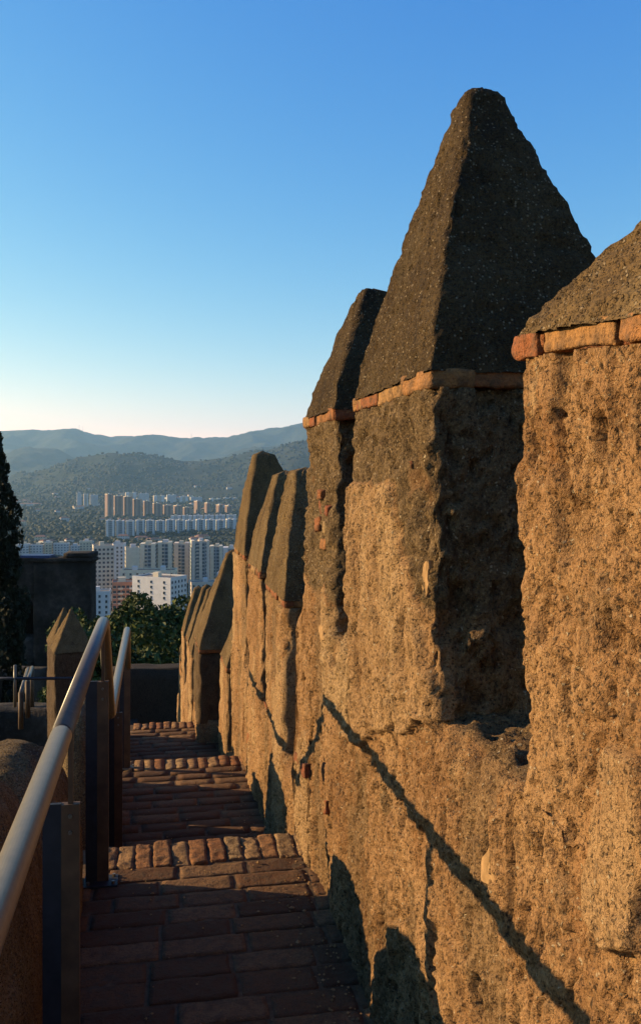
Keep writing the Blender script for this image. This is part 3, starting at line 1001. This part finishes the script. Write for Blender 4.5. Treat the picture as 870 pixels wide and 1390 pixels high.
# tower block: right edge at u=123, top at row 745
d0 = 46.0
pr_ = at(123, 763, d0); pl_ = at(-120, 763, d0)
tc = (pr_ + pl_) / 2
tb = empty('castle_tower', (tc.x, tc.y, pr_.z - 14), 'big dark square castle tower with an arched doorway, left of the apartment blocks', 'tower')
wT = (pr_ - pl_).length
rzT = math.atan2(pr_.y - pl_.y, pr_.x - pl_.x)
fwd = Vector((SA, CA, 0))
# front wall with an arched opening built as panels
rt = Vector((math.cos(rzT), math.sin(rzT), 0))
def wallpt(s, z, dep=0): return pl_ + rt * s + Vector((0, 0, z - pl_.z)) + fwd * dep
ax0 = ((22 + 120) / 243.0) * wT; ax1 = ((46 + 120) / 243.0) * wT
za0 = EYE - (865 - HZ) / F * d0; za1 = EYE - (812 - HZ) / F * d0
def panel(s0, s1, z0, z1, dep=1.2):
    c = wallpt((s0 + s1) / 2, (z0 + z1) / 2, dep / 2)
    return c, (s1 - s0, dep, z1 - z0)
mbv = MB()
for (s0, s1, z0, z1) in ((0, ax0, pl_.z - 14, pl_.z), (ax1, wT, pl_.z - 14, pl_.z), (ax0, ax1, za1, pl_.z), (ax0, ax1, pl_.z - 14, za0)):
    c, s = panel(s0, s1, z0, z1)
    rough_box(mbv, tuple(c), s, 9, rzT, .02, .03, .3, .6, nscale=1.0)
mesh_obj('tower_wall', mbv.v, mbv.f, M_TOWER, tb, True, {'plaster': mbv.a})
mb = MB()
npt = 14; vv = []; 
aw = ax1 - ax0
for i in range(npt + 1):
    a = math.pi * i / npt
    vv.append((ax0 + aw / 2 - math.cos(a) * aw / 2, za1 - aw / 2 + math.sin(a) * aw / 2))
ff = []; vs = []
for dep in (0.03, 1.15):
    for (s, z) in vv: vs.append(tuple(wallpt(s, z, dep)))
    for (s, z) in vv: vs.append(tuple(wallpt(s, za1 + .02, dep)))
n_ = npt + 1
for i in range(npt):
    ff.append((i, i + 1, n_ + i + 1, n_ + i)); ff.append((2 * n_ + i, 3 * n_ + i, 3 * n_ + i + 1, 2 * n_ + i + 1)); ff.append((i, 2 * n_ + i, 2 * n_ + i + 1, i + 1))
mb.add(vs, ff); mesh_obj('arch', mb.v, mb.f, M_TOWER, tb, False, {'plaster': [.6] * len(mb.v)})
mb = MB(); c, s = panel(ax0 - .4, ax1 + .4, za0 - .4, za1 + .4, .4); mb.box(tuple(c + fwd * 3.0), s, rzT); mb.build('arch_shade_backing', M_STEEL, tb)  # dark block added to stand for the shade inside the archway
mb = MB(); c, s = panel(ax0 - .5, ax1 + .5, za1 + .1, za1 + .4, 2.2); mb.box(tuple(c + fwd * 1.21), s, rzT); mb.build('passage_ceiling', M_TOWER, tb)
for sx_ in (ax0 - .45, ax1 + .05):
    mb = MB(); c, s = panel(sx_, sx_ + .4, za0 - .4, za1 + .05, 1.7); mb.box(tuple(c + fwd * 1.22), s, rzT); mb.build('passage_side', M_TOWER, tb)
mb = MB(); c, s = panel(-.1, wT + .12, pl_.z + .002, pl_.z + .22, 1.4); rough_box(mb, tuple(c - fwd * .1), s, 12, rzT, .03, .03, .3, .3, nscale=1.5)
mesh_obj('coping', mb.v, mb.f, M_TOWER, tb, True, {'plaster': mb.a})
mb = MB(); s0 = ((28 + 120) / 243.) * wT; s1 = ((68 + 120) / 243.) * wT
c, s = panel(s0, s1, pl_.z + .2, pl_.z + .34, 1.0); mb.box(tuple(c), s, rzT)
mb.build('blue_cover', mat_plain('blue_sheet', (.03, .06, .16), .5, 6, var=.2), tb)
mb = MB(); s0 = ((86 + 120) / 243.) * wT; c, s = panel(s0, wT + .1, pl_.z + .222, pl_.z + .48, 1.3); rough_box(mb, tuple(c - fwd * .05), s, 15, rzT, .03, .03, .3, .3, nscale=1.5)
mesh_obj('raised_coping', mb.v, mb.f, M_TOWER, tb, True, {'plaster': mb.a})

# dark masonry step below the tower and lower terrace
d1 = 20.0
lt = empty('lower_terrace_wall', tuple(at(60, 1000, d1)), 'low dark terrace wall across the foot of the tower on the left', 'wall')
p0 = at(-150, 958, d1); p1 = at(112, 958, d1)
mb = MB(); c = (p0 + p1) / 2; rough_box(mb, (c.x, c.y, c.z - 3), ((p1 - p0).length, .8, 6), 33, -A, .05, .04, .25, .4, nscale=1.2)
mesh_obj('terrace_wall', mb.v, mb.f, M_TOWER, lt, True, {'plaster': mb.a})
ew0 = at(-60, 948, 33); 
# pale strip of far inner wall behind the rail
iw = empty('inner_court_wall', tuple(at(40, 960, 40)), 'greyish dim court wall below the arched doorway', 'wall')
p0 = at(-90, 905, 40); p1 = at(70, 905, 40)
mb = MB(); c = (p0 + p1) / 2; rough_box(mb, (c.x, c.y, c.z - 3), ((p1 - p0).length, .6, 6), 35, -A, .05, .04, .4, 1, nscale=1.2)
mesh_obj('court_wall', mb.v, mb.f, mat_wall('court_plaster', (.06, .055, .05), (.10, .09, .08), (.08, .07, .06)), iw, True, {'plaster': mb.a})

# merlon pillars of the lower wall
def small_merlon(u0, u1, vbase, vcourse, vapex, d, rz, lab, grp):
    pa = at(u0, vcourse, d); pb = at(u1, vcourse, d); c = (pa + pb) / 2
    hw = (pb - pa).length / 2
    zbase = EYE - (vbase - HZ) / F * d; zc = c.z; za = EYE - (vapex - HZ) / F * d
    o = empty('outlying_merlon', (c.x, c.y, zbase), lab, 'merlon', grp)
    lv = [(z, hw * .8, hw, 0, 0, .03, 0) for z in np.linspace(zbase - 1.5, zc, 40)]
    V, f, m = loft(lv, .04, lambda P: field(P + np.array([5, 20, 0])))
    V[:, :2] = V[:, :2] @ np.array([[math.cos(rz), math.sin(rz)], [-math.sin(rz), math.cos(rz)]]) + np.array([c.x, c.y])
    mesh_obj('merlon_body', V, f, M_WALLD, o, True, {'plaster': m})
    lv = []
    for i in range(31):
        t_ = i / 30
        s = (1 - .88 * t_ / .92) if t_ < .92 else .12 * math.sqrt(max(0, 1 - ((t_ - .92) / .08) ** 2))
        lv.append((zc + .003 + (za - zc) * t_, (hw * .8 + .02) * max(s, .01), (hw + .02) * max(s, .01), 0, 0, .03, .4))
    V, f, m = loft(lv, .04, cap_field)
    V[:, :2] = V[:, :2] @ np.array([[math.cos(rz), math.sin(rz)], [-math.sin(rz), math.cos(rz)]]) + np.array([c.x, c.y])
    mesh_obj('pyramid_cap', V, f, M_CAPF, o, True)
G2 = 'pointed merlons of the lower wall on the left'
small_merlon(66, 128, 965, 880, 826, 15.0, .22, 'pointed merlon of the lower wall, nearest, left of the handrail', G2)
small_merlon(63, 112, 965, 872, 824, 16.6, .22, 'pointed merlon of the lower wall, the one half hidden behind its neighbour', G2)
# small distant handrail
rl = empty('courtyard_rail', tuple(at(60, 950, 14.0)), 'thin dark horizontal rail with short posts in front of the lower merlon', 'railing')
mb = MB(); mb.tube([at(-60, 921, 14.0), at(100, 921, 14.0)], .025, 8); mb.build('rail_bar', M_STEEL, rl, True)
for (u, v0, v1) in ((21, 903, 960), (-30, 903, 960), (98, 921, 960)):
    mb = MB(); mb.tube([at(u, v1, 14.0), at(u, v0, 14.0)], .025, 8); mb.build('post', M_RAIL if u == 21 else M_STEEL, rl, True)
rl = empty('stair_rail', tuple(at(40, 950, 18.0)), 'pair of short pale sloping stair handrails far down on the left', 'railing')
for (ua, va, ub, vb, ) in ((29, 940, 38, 908), (38, 925, 44, 906)):
    a_, b_ = at(ua, va, 17.0), at(ub, vb, 20.0)
    mb = MB(); mb.tube([a_, b_], .04, 8); mb.build('rail_bar', M_RAIL, rl, True)
    mb = MB(); mb.tube([b_, b_ - Vector((0, 0, .9))], .05, 8); mb.build('post', M_WOODP, rl, True)
    mb = MB(); mb.tube([a_, a_ - Vector((0, 0, .7))], .05, 8); mb.build('post', M_WOODP, rl, True)

# end wall closing the walkway
ew = empty('end_wall', tuple(at(217, 985, 17.3)), 'plain dark wall closing off the lower end of the walkway', 'wall')
p0 = at(150, 903, 17.3); p1 = at(262, 903, 17.3); c = (p0 + p1) / 2
mb = MB(); rough_box(mb, (c.x, c.y, c.z - 3), ((p1 - p0).length, .5, 6), 37, -.05, .05, .03, .12, .6, nscale=2)
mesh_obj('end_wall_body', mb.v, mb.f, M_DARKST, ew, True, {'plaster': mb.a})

# ------------------------------------------------------------------ the city in the valley
def facade_mat(name, wallc, glass, fh=3.0, bay=3.0, wf=0.5, hf=0.5):
    m, t, b = newmat(name)
    tc = N(t, 'ShaderNodeTexCoord')
    s = N(t, 'ShaderNodeSeparateXYZ'); t.links.new(tc.outputs['Object'], s.inputs[0])
    sn = N(t, 'ShaderNodeSeparateXYZ'); t.links.new(tc.outputs['Normal'], sn.inputs[0])
    ay = math_(t, 'GREATER_THAN', math_(t, 'ABSOLUTE', sn.outputs[1]), 0.5)
    az = math_(t, 'GREATER_THAN', math_(t, 'ABSOLUTE', sn.outputs[2]), 0.5)
    hx = math_(t, 'ADD', math_(t, 'MULTIPLY', s.outputs[0], ay), math_(t, 'MULTIPLY', s.outputs[1], math_(t, 'SUBTRACT', 1.0, ay)))
    fu = math_(t, 'FRACT', math_(t, 'DIVIDE', math_(t, 'ADD', hx, 1000.0), bay))
    fv = math_(t, 'FRACT', math_(t, 'DIVIDE', s.outputs[2], fh))
    wu = math_(t, 'LESS_THAN', math_(t, 'ABSOLUTE', math_(t, 'SUBTRACT', fu, 0.5)), wf / 2)
    wv = math_(t, 'LESS_THAN', math_(t, 'ABSOLUTE', math_(t, 'SUBTRACT', fv, 0.55)), hf / 2)
    win = math_(t, 'MULTIPLY', math_(t, 'MULTIPLY', wu, wv), math_(t, 'SUBTRACT', 1.0, az))
    n = noisen(t, coords(t, 'World'), 0.05, 4)
    c = mix(t, ramp(t, n, [(0.3, 0.0), (0.7, 1.0)]), tuple(x * .85 for x in wallc), tuple(min(.85, x * 1.12) for x in wallc))
    c = mix(t, math_(t, 'MULTIPLY', win, .85), c, glass)
    c = mix(t, az, c, (.30, .24, .20))
    t.links.new(c, b.inputs['Base Color'])
    b.inputs['Roughness'].default_value = 0.75
    return m
F_WHITE = facade_mat('white_facade', (.44, .43, .42), (.06, .075, .10), 3.0, 3.4, .5, .45)
F_TAN = facade_mat('tan_facade', (.36, .22, .145), (.10, .07, .06), 3.0, 2.6, .4, .5)
F_TAND = facade_mat('tan_facade_dark', (.20, .13, .10), (.07, .055, .05), 3.0, 2.6, .5, .5)
F_CREAM = facade_mat('cream_facade', (.52, .42, .29), (.08, .08, .09), 3.0, 3.6, .45, .5)
F_GLASS = facade_mat('balcony_facade', (.31, .33, .33), (.045, .065, .085), 3.0, 4.2, .8, .62)
P_WHITE = mat_plain('white_render', (.52, .51, .50), .85, .4, var=.1)
P_CREAM = mat_plain('cream_render', (.60, .52, .38), .85, .4, var=.1)
P_BEIGE = mat_plain('beige_render', (.52, .44, .35), .85, .4, var=.12)
P_BRICK = mat_plain('brick_render', (.34, .15, .09), .85, .5, var=.15)
P_ROOF = mat_plain('roof_tile', (.26, .13, .09), .9, .6, var=.3)
P_FLAT = mat_plain('flat_roof', (.22, .19, .17), .9, .4, var=.3)
P_GLASS = mat_plain('window_glass', (.035, .045, .06), .2, None, spec=.5)
P_METAL = mat_plain('mast_metal', (.25, .25, .27), .5, None, metal=.5)

def px_building(name, u0, u1, vtop, D, dep, yaw, wallm, label, group=None, roof=P_FLAT, hut=True, windows=None, base=None, ribs=0, balc=None, seed=0, ribm=None):
    """a block whose front spans u0..u1 at camera depth D, its roof edge on row vtop"""
    r = random.Random(seed + int(u0 * 7 + D))
    pa = at(u0, vtop, D); pb = at(u1, vtop, D)
    c = (pa + pb) / 2
    wpx = (pb - pa).length
    rz = -A + yaw
    w_ = max(4.0, (wpx - dep * abs(math.sin(yaw))) / math.cos(yaw))
    g = (ground_z(c.x, c.y) if base is None else base) - 2.0
    h = pa.z - g
    o = empty(name, (c.x, c.y, g), label, 'house' if name == 'house' else 'apartment block', group)
    o.rotation_euler[2] = rz
    def loc(mb, nm, mat, par=o, sm=False):
        ob = mesh_obj(nm, mb.v, mb.f, mat, None, sm)
        ob.parent = par
        return ob
    mb = MB()
    if ribs:
        mb.box((0, 0, h / 2), (w_, dep, h))
        bw = w_ / ribs
        q = MB()
        for i in range(0, ribs, 2):
            q.box((-w_ / 2 + bw * (i + .5), -.8, h / 2 + .6), (bw * .8, dep + 2.0, h + 1.2))
        loc(q, 'pier', ribm or P_WHITE)
    else:
        mb.box((0, 0, h / 2), (w_, dep, h))
    loc(mb, 'wall', wallm)
    mb = MB()
    for (x, y, sx, sy) in ((0, -dep / 2 + .15, w_ + .2, .3), (0, dep / 2 - .15, w_ + .2, .3), (-w_ / 2 + .15, 0, .3, dep - .62), (w_ / 2 - .15, 0, .3, dep - .62)):
        mb.box((x, y, h + .45), (sx, sy, .9))
    loc(mb, 'roof_edge', P_WHITE if wallm in (F_WHITE, P_WHITE) else wallm if wallm in (P_CREAM, P_BEIGE, P_BRICK) else P_CREAM)
    mb = MB(); mb.box((0, 0, h + .05), (w_ - .7, dep - .7, .1)); loc(mb, 'roof', roof)
    if hut:
        k = max(1, int(w_ / 14))
        for i in range(k):
            mb = MB(); mb.box((-w_ / 2 + w_ * (i + .5) / k + r.uniform(-1, 1), r.uniform(-.1, .1) * dep, h + 1.5), (r.uniform(3, 5.0), r.uniform(3, 5), 2.9))
            loc(mb, 'stair_head', P_WHITE if r.random() < .7 else P_CREAM)
        mb = MB(); x = r.uniform(-.3, .3) * w_
        mb.tube([(x, 0, h), (x, 0, h + 6)], .12, 5); mb.tube([(x - 1, 0, h + 5), (x + 1, 0, h + 5)], .08, 5)
        loc(mb, 'antenna', P_METAL)
    if windows:
        nx, nz, nside, ws = windows
        wm = None
        nfl = int(min(nz, (h - 2) // 3.0))
        cnt = 0
        def mkwin(x, y, z, rot):
            nonlocal wm
            if wm is None:
                q = MB(); q.box((0, 0, 0), (ws, .12, 1.5)); ob = loc(q, 'window', P_GLASS); wm = ob
                q = MB(); q.box((0, -.08, -.85), (ws + .3, .35, .14)); s_ = loc(q, 'sill', P_WHITE, ob)
            else:
                ob = wm.copy(); COL.objects.link(ob); ob.parent = o
                s_ = wm.children[0].copy(); COL.objects.link(s_); s_.parent = ob
            ob.location = (x, y, z); ob.rotation_euler[2] = rot
        for fl in range(nfl):
            z = h - 2.0 - fl * 3.0
            for i in range(nx):
                if cnt > 96: break
                mkwin(-w_ / 2 + w_ * (i + .5) / nx, -dep / 2 - .05, z, 0); cnt += 1
            for i in range(nside):
                if cnt > 96: break
                y = -dep / 2 + dep * (i + .5) / nside
                mkwin(-w_ / 2 - .05, y, z, -math.pi / 2); cnt += 1
                if cnt > 96: break
                mkwin(w_ / 2 + .05, y, z, math.pi / 2); cnt += 1
    if balc:
        for i in range(balc):
            z0 = -w_ / 2 + w_ * (i + .5) / balc
            for fl in range(int(min(12, (h - 2) // 3.0))):
                q = MB(); q.box((z0 + w_ / balc * .25, -dep / 2 - .55, h - 3.0 - fl * 3.0), (w_ / balc * .42, 1.1, 1.0)); loc(q, 'balcony', P_WHITE if i % 2 else P_BEIGE)
    return o

ORD = ['first', 'second', 'third', 'fourth', 'fifth', 'sixth', 'seventh', 'eighth', 'ninth', 'tenth', 'eleventh', 'twelfth', 'thirteenth', 'fourteenth', 'fifteenth', 'sixteenth']
# near blocks
GA = 'apartment blocks below the castle'
px_building('apartment_block', 123, 158, 741, 620, 16, .30, P_BEIGE, 'tall beige tower block with rows of windows, just right of the castle tower', GA, windows=(5, 13, 2, 1.6), hut=True)
px_building('apartment_block', 152, 171, 739, 690, 16, .10, P_WHITE, 'narrow whitish tower block behind the tall beige one', GA, windows=(3, 12, 1, 1.4))
px_building('apartment_block', 168, 192, 744, 650, 13, .25, P_CREAM, 'tower block with a blank yellowish side, right of the tall beige one', GA, windows=(0, 10, 2, 1.4))
px_building('apartment_block', 190, 214, 739, 720, 14, .12, F_GLASS, 'dark balconied block right of the blank yellowish side', GA, balc=2, ribs=3, ribm=P_CREAM)
px_building('apartment_block', 213, 236, 737, 730, 14, .15, F_GLASS, 'balconied block with cream piers in the middle of the near row', GA, balc=2, ribs=3, ribm=P_CREAM)
px_building('apartment_block', 236, 259, 738, 760, 14, .10, F_GLASS, 'third dark balconied block of the near row', GA, balc=2, ribs=3, ribm=P_BEIGE)
px_building('apartment_block', 257, 286, 735, 740, 14, .22, F_GLASS, 'highest block of the near row with pale piers and a cluttered roof', GA, ribs=5, ribm=P_BEIGE, balc=2)
px_building('apartment_block', 284, 304, 742, 790, 14, .12, F_GLASS, 'balconied block second from the right of the near row', GA, ribs=3, ribm=P_CREAM)
px_building('apartment_block', 302, 345, 744, 830, 14, .05, F_GLASS, 'long block at the right end of the near row, partly behind the merlons', GA, ribs=5)
px_building('apartment_block', 112, 152, 803, 500, 12, .18, P_WHITE, 'low white block nearest the castle tower, over the trees', GA, windows=(4, 4, 1, 1.2))
px_building('apartment_block', 150, 186, 790, 540, 16, .22, P_BRICK, 'reddish brick block between two white blocks', GA, windows=(5, 5, 2, 1.8), balc=2)
px_building('apartment_block', 181, 253, 783, 520, 17, -.42, P_WHITE, 'broad white block with a flat roof and balconies on its right side', GA, windows=(3, 4, 5, 1.3))
px_building('apartment_block', 166, 240, 774, 610, 15, .05, P_CREAM, 'low block with reddish roof huts behind the broad white block', GA, roof=P_ROOF, windows=(8, 3, 2, 1.4))
px_building('apartment_block', 255, 300, 790, 640, 14, .3, P_BEIGE, 'low greyish block in the dip right of the broad white block', GA, windows=(6, 3, 2, 1.4))
px_building('apartment_block', 296, 330, 778, 690, 14, .0, P_WHITE, 'low white block at the foot of the long right-hand block', GA, windows=(6, 3, 2, 1.4))
# long white slab row
GB = 'long row of white slab blocks'
for i in range(13):
    u0 = 143 + i * 13.6
    px_building('apartment_block', u0, u0 + 13.9, 707 + (i % 3) * .6 - .15 * i, 1400 + 12 * i, 13, .25, F_GLASS, ORD[i] + ' block from the left in the long row of white slab blocks', GB, hut=True, ribs=3)
GB2 = 'second row of white slab blocks'
for i in range(6):
    u0 = 232 + i * 15
    px_building('apartment_block', u0, u0 + 14.5, 700.5 - .2 * i, 1620, 13, .10, F_WHITE, ORD[i] + ' block from the left in the white row behind the long slab row', GB2, ribs=3)
# sunlit tan towers
GC = 'tan tower blocks'
for i, (u0, u1, v) in enumerate([(142, 155, 671), (154, 168, 673.5), (167, 181, 674.5), (180, 194, 678), (194, 207, 680.5), (207, 221, 683.5), (221, 235, 686), (235, 248, 686.5), (248, 260, 689),
                                 (263, 273, 680.5), (277, 286, 683), (293, 303, 685.5), (305, 316, 686.5)]):
    px_building('tower_block', u0, u1, v, 2050 + 15 * i, 20, .5, F_TAND, ORD[i] + ' tan tower block from the left in the sunlit row', GC, ribs=3, ribm=F_TAN)
GD = 'pale blocks at the hill foot'
for i, (u0, u1, v, D) in enumerate([(104, 112, 669, 2500), (113, 121, 671, 2520), (122, 134, 672, 2550), (170, 186, 669, 2700), (188, 203, 670, 2700), (208, 224, 673, 2750), (226, 240, 672, 2800), (243, 256, 674, 2800), (258, 275, 675, 2850), (284, 300, 677, 2850), (303, 322, 676, 2900)]):
    px_building('apartment_block', u0, u1, v, D, 16, .3, F_CREAM if i % 2 else F_WHITE, ORD[i] + ' pale block from the left along the foot of the hills', GD, ribs=3 if i % 2 else 0)
# low white roofs above the castle tower
GE = 'low white blocks above the castle tower'
for i, (u0, u1, v) in enumerate([(8, 24, 741), (25, 41, 739), (42, 60, 740), (61, 72, 737), (73, 95, 738), (96, 110, 741), (108, 126, 735)]):
    px_building('apartment_block', u0, u1, v, 980 + 10 * i, 14, .15, F_WHITE if i % 3 else F_CREAM, ORD[i] + ' low block from the left showing over the castle tower roof', GE, ribs=0)
# scattered houses
GF = 'scattered houses among the trees of the valley'
rh = random.Random(77)
def house(u, v, D, w_, col, lab, grp):
    p = at(u, v, D); g = ground_z(p.x, p.y)
    o = empty('house', (p.x, p.y, g - 1), lab, 'house', grp); o.rotation_euler[2] = rh.uniform(-.1, .6)
    h = rh.uniform(5, 9); d_ = w_ * .7
    mb = MB(); mb.box((0, 0, h / 2), (w_, d_, h)); q = mesh_obj('wall', mb.v, mb.f, col, None, False); q.parent = o
    a, b_ = w_ / 2 + .4, d_ / 2 + .4
    mb = MB(); mb.add([(-a, -b_, h + .01), (a, -b_, h + .01), (a, b_, h + .01), (-a, b_, h + .01), (-a * .6, 0, h + 2.4), (a * .6, 0, h + 2.4)],
                      [(0, 1, 5, 4), (2, 3, 4, 5), (3, 0, 4), (1, 2, 5), (3, 2, 1, 0)])
    q = mesh_obj('roof', mb.v, mb.f, P_ROOF, None, False); q.parent = o
BELT = [(1250, 'just in front of the long white row'), (1750, 'just in front of the tan towers'), (2300, 'just behind the tan towers'), (2620, 'on the lowest hill slope'), (3050, 'higher up the wooded slope')]
for D0, where in BELT:
    for i, u in enumerate(sorted(rh.uniform(20, 330) for _ in range(9))):
        house(u, 700, D0 * rh.uniform(.96, 1.06), rh.uniform(10, 22), rh.choice((F_WHITE, F_CREAM, F_WHITE)), ORD[i] + ' small tiled house from the left ' + where, GF)
for i, (u, D, wd, lab) in enumerate([(33, 2900, 40, 'pale building catching the sun on the left slope beside the cypress'), (42, 2500, 60, 'long whitish building low on the left slope beside the cypress'), (268, 3300, 24, 'white house high on the slope above the tan towers'), (240, 3000, 70, 'long low pale building on the dark slope')]):
    house(u, 650, D, wd, F_WHITE, lab, None)

# valley trees: one mass nobody could count
rg = np.random.default_rng(5)
ico = []
ph = (1 + 5 ** .5) / 2
iv = np.array([(-1, ph, 0), (1, ph, 0), (-1, -ph, 0), (1, -ph, 0), (0, -1, ph), (0, 1, ph), (0, -1, -ph), (0, 1, -ph), (ph, 0, -1), (ph, 0, 1), (-ph, 0, -1), (-ph, 0, 1)], float)
iv /= np.linalg.norm(iv[0])
fi = np.array([(0, 11, 5), (0, 5, 1), (0, 1, 7), (0, 7, 10), (0, 10, 11), (1, 5, 9), (5, 11, 4), (11, 10, 2), (10, 7, 6), (7, 1, 8), (3, 9, 4), (3, 4, 2), (3, 2, 6), (3, 6, 8), (3, 8, 9), (4, 9, 5), (2, 4, 11), (6, 2, 10), (8, 6, 7), (9, 8, 1)])
nT = 34000
Dd = 190 * (4200 / 190) ** rg.uniform(0, 1, nT)
uu = rg.uniform(-60, 480, nT)
lat = (uu - 435) / F * Dd
TX = lat * CA + Dd * SA; TY = Dd * CA - lat * SA
dens = fbm(np.stack([TX, TY, TX * 0], 1), 1 / 260.0, 3, 88)
keep = (dens > -.15) | (rg.uniform(size=nT) < .3)
keep &= ~((Dd > 480) & (Dd < 560)) & ~((Dd > 590) & (Dd < 800) & (rg.uniform(size=nT) < .7))
keep &= ~((Dd > 1340) & (Dd < 1420)) & ~((Dd > 1950) & (Dd < 2130) & (rg.uniform(size=nT) < .8))
TX, TY, Dd = TX[keep], TY[keep], Dd[keep]
TZ = terrain_h(TX, TY)
nT = len(TX)
rad = rg.uniform(2.2, 4.6, nT) * (1 + np.maximum(Dd - 560, 0) / 4200)
rj = rg.uniform(.75, 1.25, (nT, 12))
VV = iv[None] * rj[:, :, None] * rad[:, None, None] * np.array([1, 1, .8]) + np.stack([TX, TY, TZ + rad * .5], 1)[:, None, :]
FF = (fi[None] + (np.arange(nT) * 12)[:, None, None]).reshape(-1, 3)
TT = np.repeat(np.clip(rg.normal(.4, .25, nT), 0, 1), 12)
m_wood = leaf_mat('woodland_leaf', (0.020, 0.028, 0.015), (0.036, 0.042, 0.022))
tag(mesh_obj('woodland', VV.reshape(-1, 3), FF.tolist(), m_wood, None, True, {'tone': TT}), kind='stuff', label='dark woods filling the valley between the blocks and up the hills', cat='woods')

# masts on the ridge
for i, (u, lab) in enumerate([(108, 'thin mast on the far ridge, left one of the pair'), (113, 'thin mast on the far ridge, right one of the pair'), (260, 'thin mast on the far ridge above the tan towers')]):
    p = at(u, 580, 8100); g = ground_z(p.x, p.y)
    mb = MB(); mb.tube([(p.x, p.y, g - 5), (p.x, p.y, g + 48)], [2.0, .9], 6); mb.tube([(p.x - 4, p.y, g + 36), (p.x + 4, p.y, g + 36)], .8, 5)
    o = mb.build('radio_mast', P_METAL); tag(o, lab, 'mast')
# ------------------------------------------------------------------ haze
hz_ = MB(); hz_.box((0, 0, (620 - 230) / 2), (20800, 20800, 620 + 230))
hm = bpy.data.materials.new('haze'); hm.use_nodes = True
t = hm.node_tree
for n in list(t.nodes):
    if n.type == 'BSDF_PRINCIPLED': t.nodes.remove(n)
pv = t.nodes.new('ShaderNodeVolumePrincipled')
pv.inputs['Color'].default_value = (0.38, 0.68, 1.0, 1)
pv.inputs['Density'].default_value = 6.8e-5
pv.inputs['Anisotropy'].default_value = 0.3
out = [n for n in t.nodes if n.type == 'OUTPUT_MATERIAL'][0]
t.links.new(pv.outputs[0], out.inputs['Volume'])
ho = mesh_obj('haze', hz_.v, hz_.f, hm, None, False)
tag(ho, kind='stuff', label='thin blue haze lying over the valley and the hills', cat='haze')

# ------------------------------------------------------------------ albedo level of the evening-dark scene
K = 0.66
for m in bpy.data.materials:
    if m.name.startswith(('haze', 'white_', 'cream_', 'tan_', 'beige_', 'brick_render', 'balcony_')) or not m.use_nodes: continue
    b = m.node_tree.nodes.get('Principled BSDF')
    if b is None: continue
    i = b.inputs['Base Color']
    if i.is_linked:
        src = i.links[0].from_socket
        m.node_tree.links.new(mix(m.node_tree, 1.0, src, (K, K, K), 'MULTIPLY'), i)
    else:
        c = i.default_value; i.default_value = (c[0] * K, c[1] * K, c[2] * K, 1)
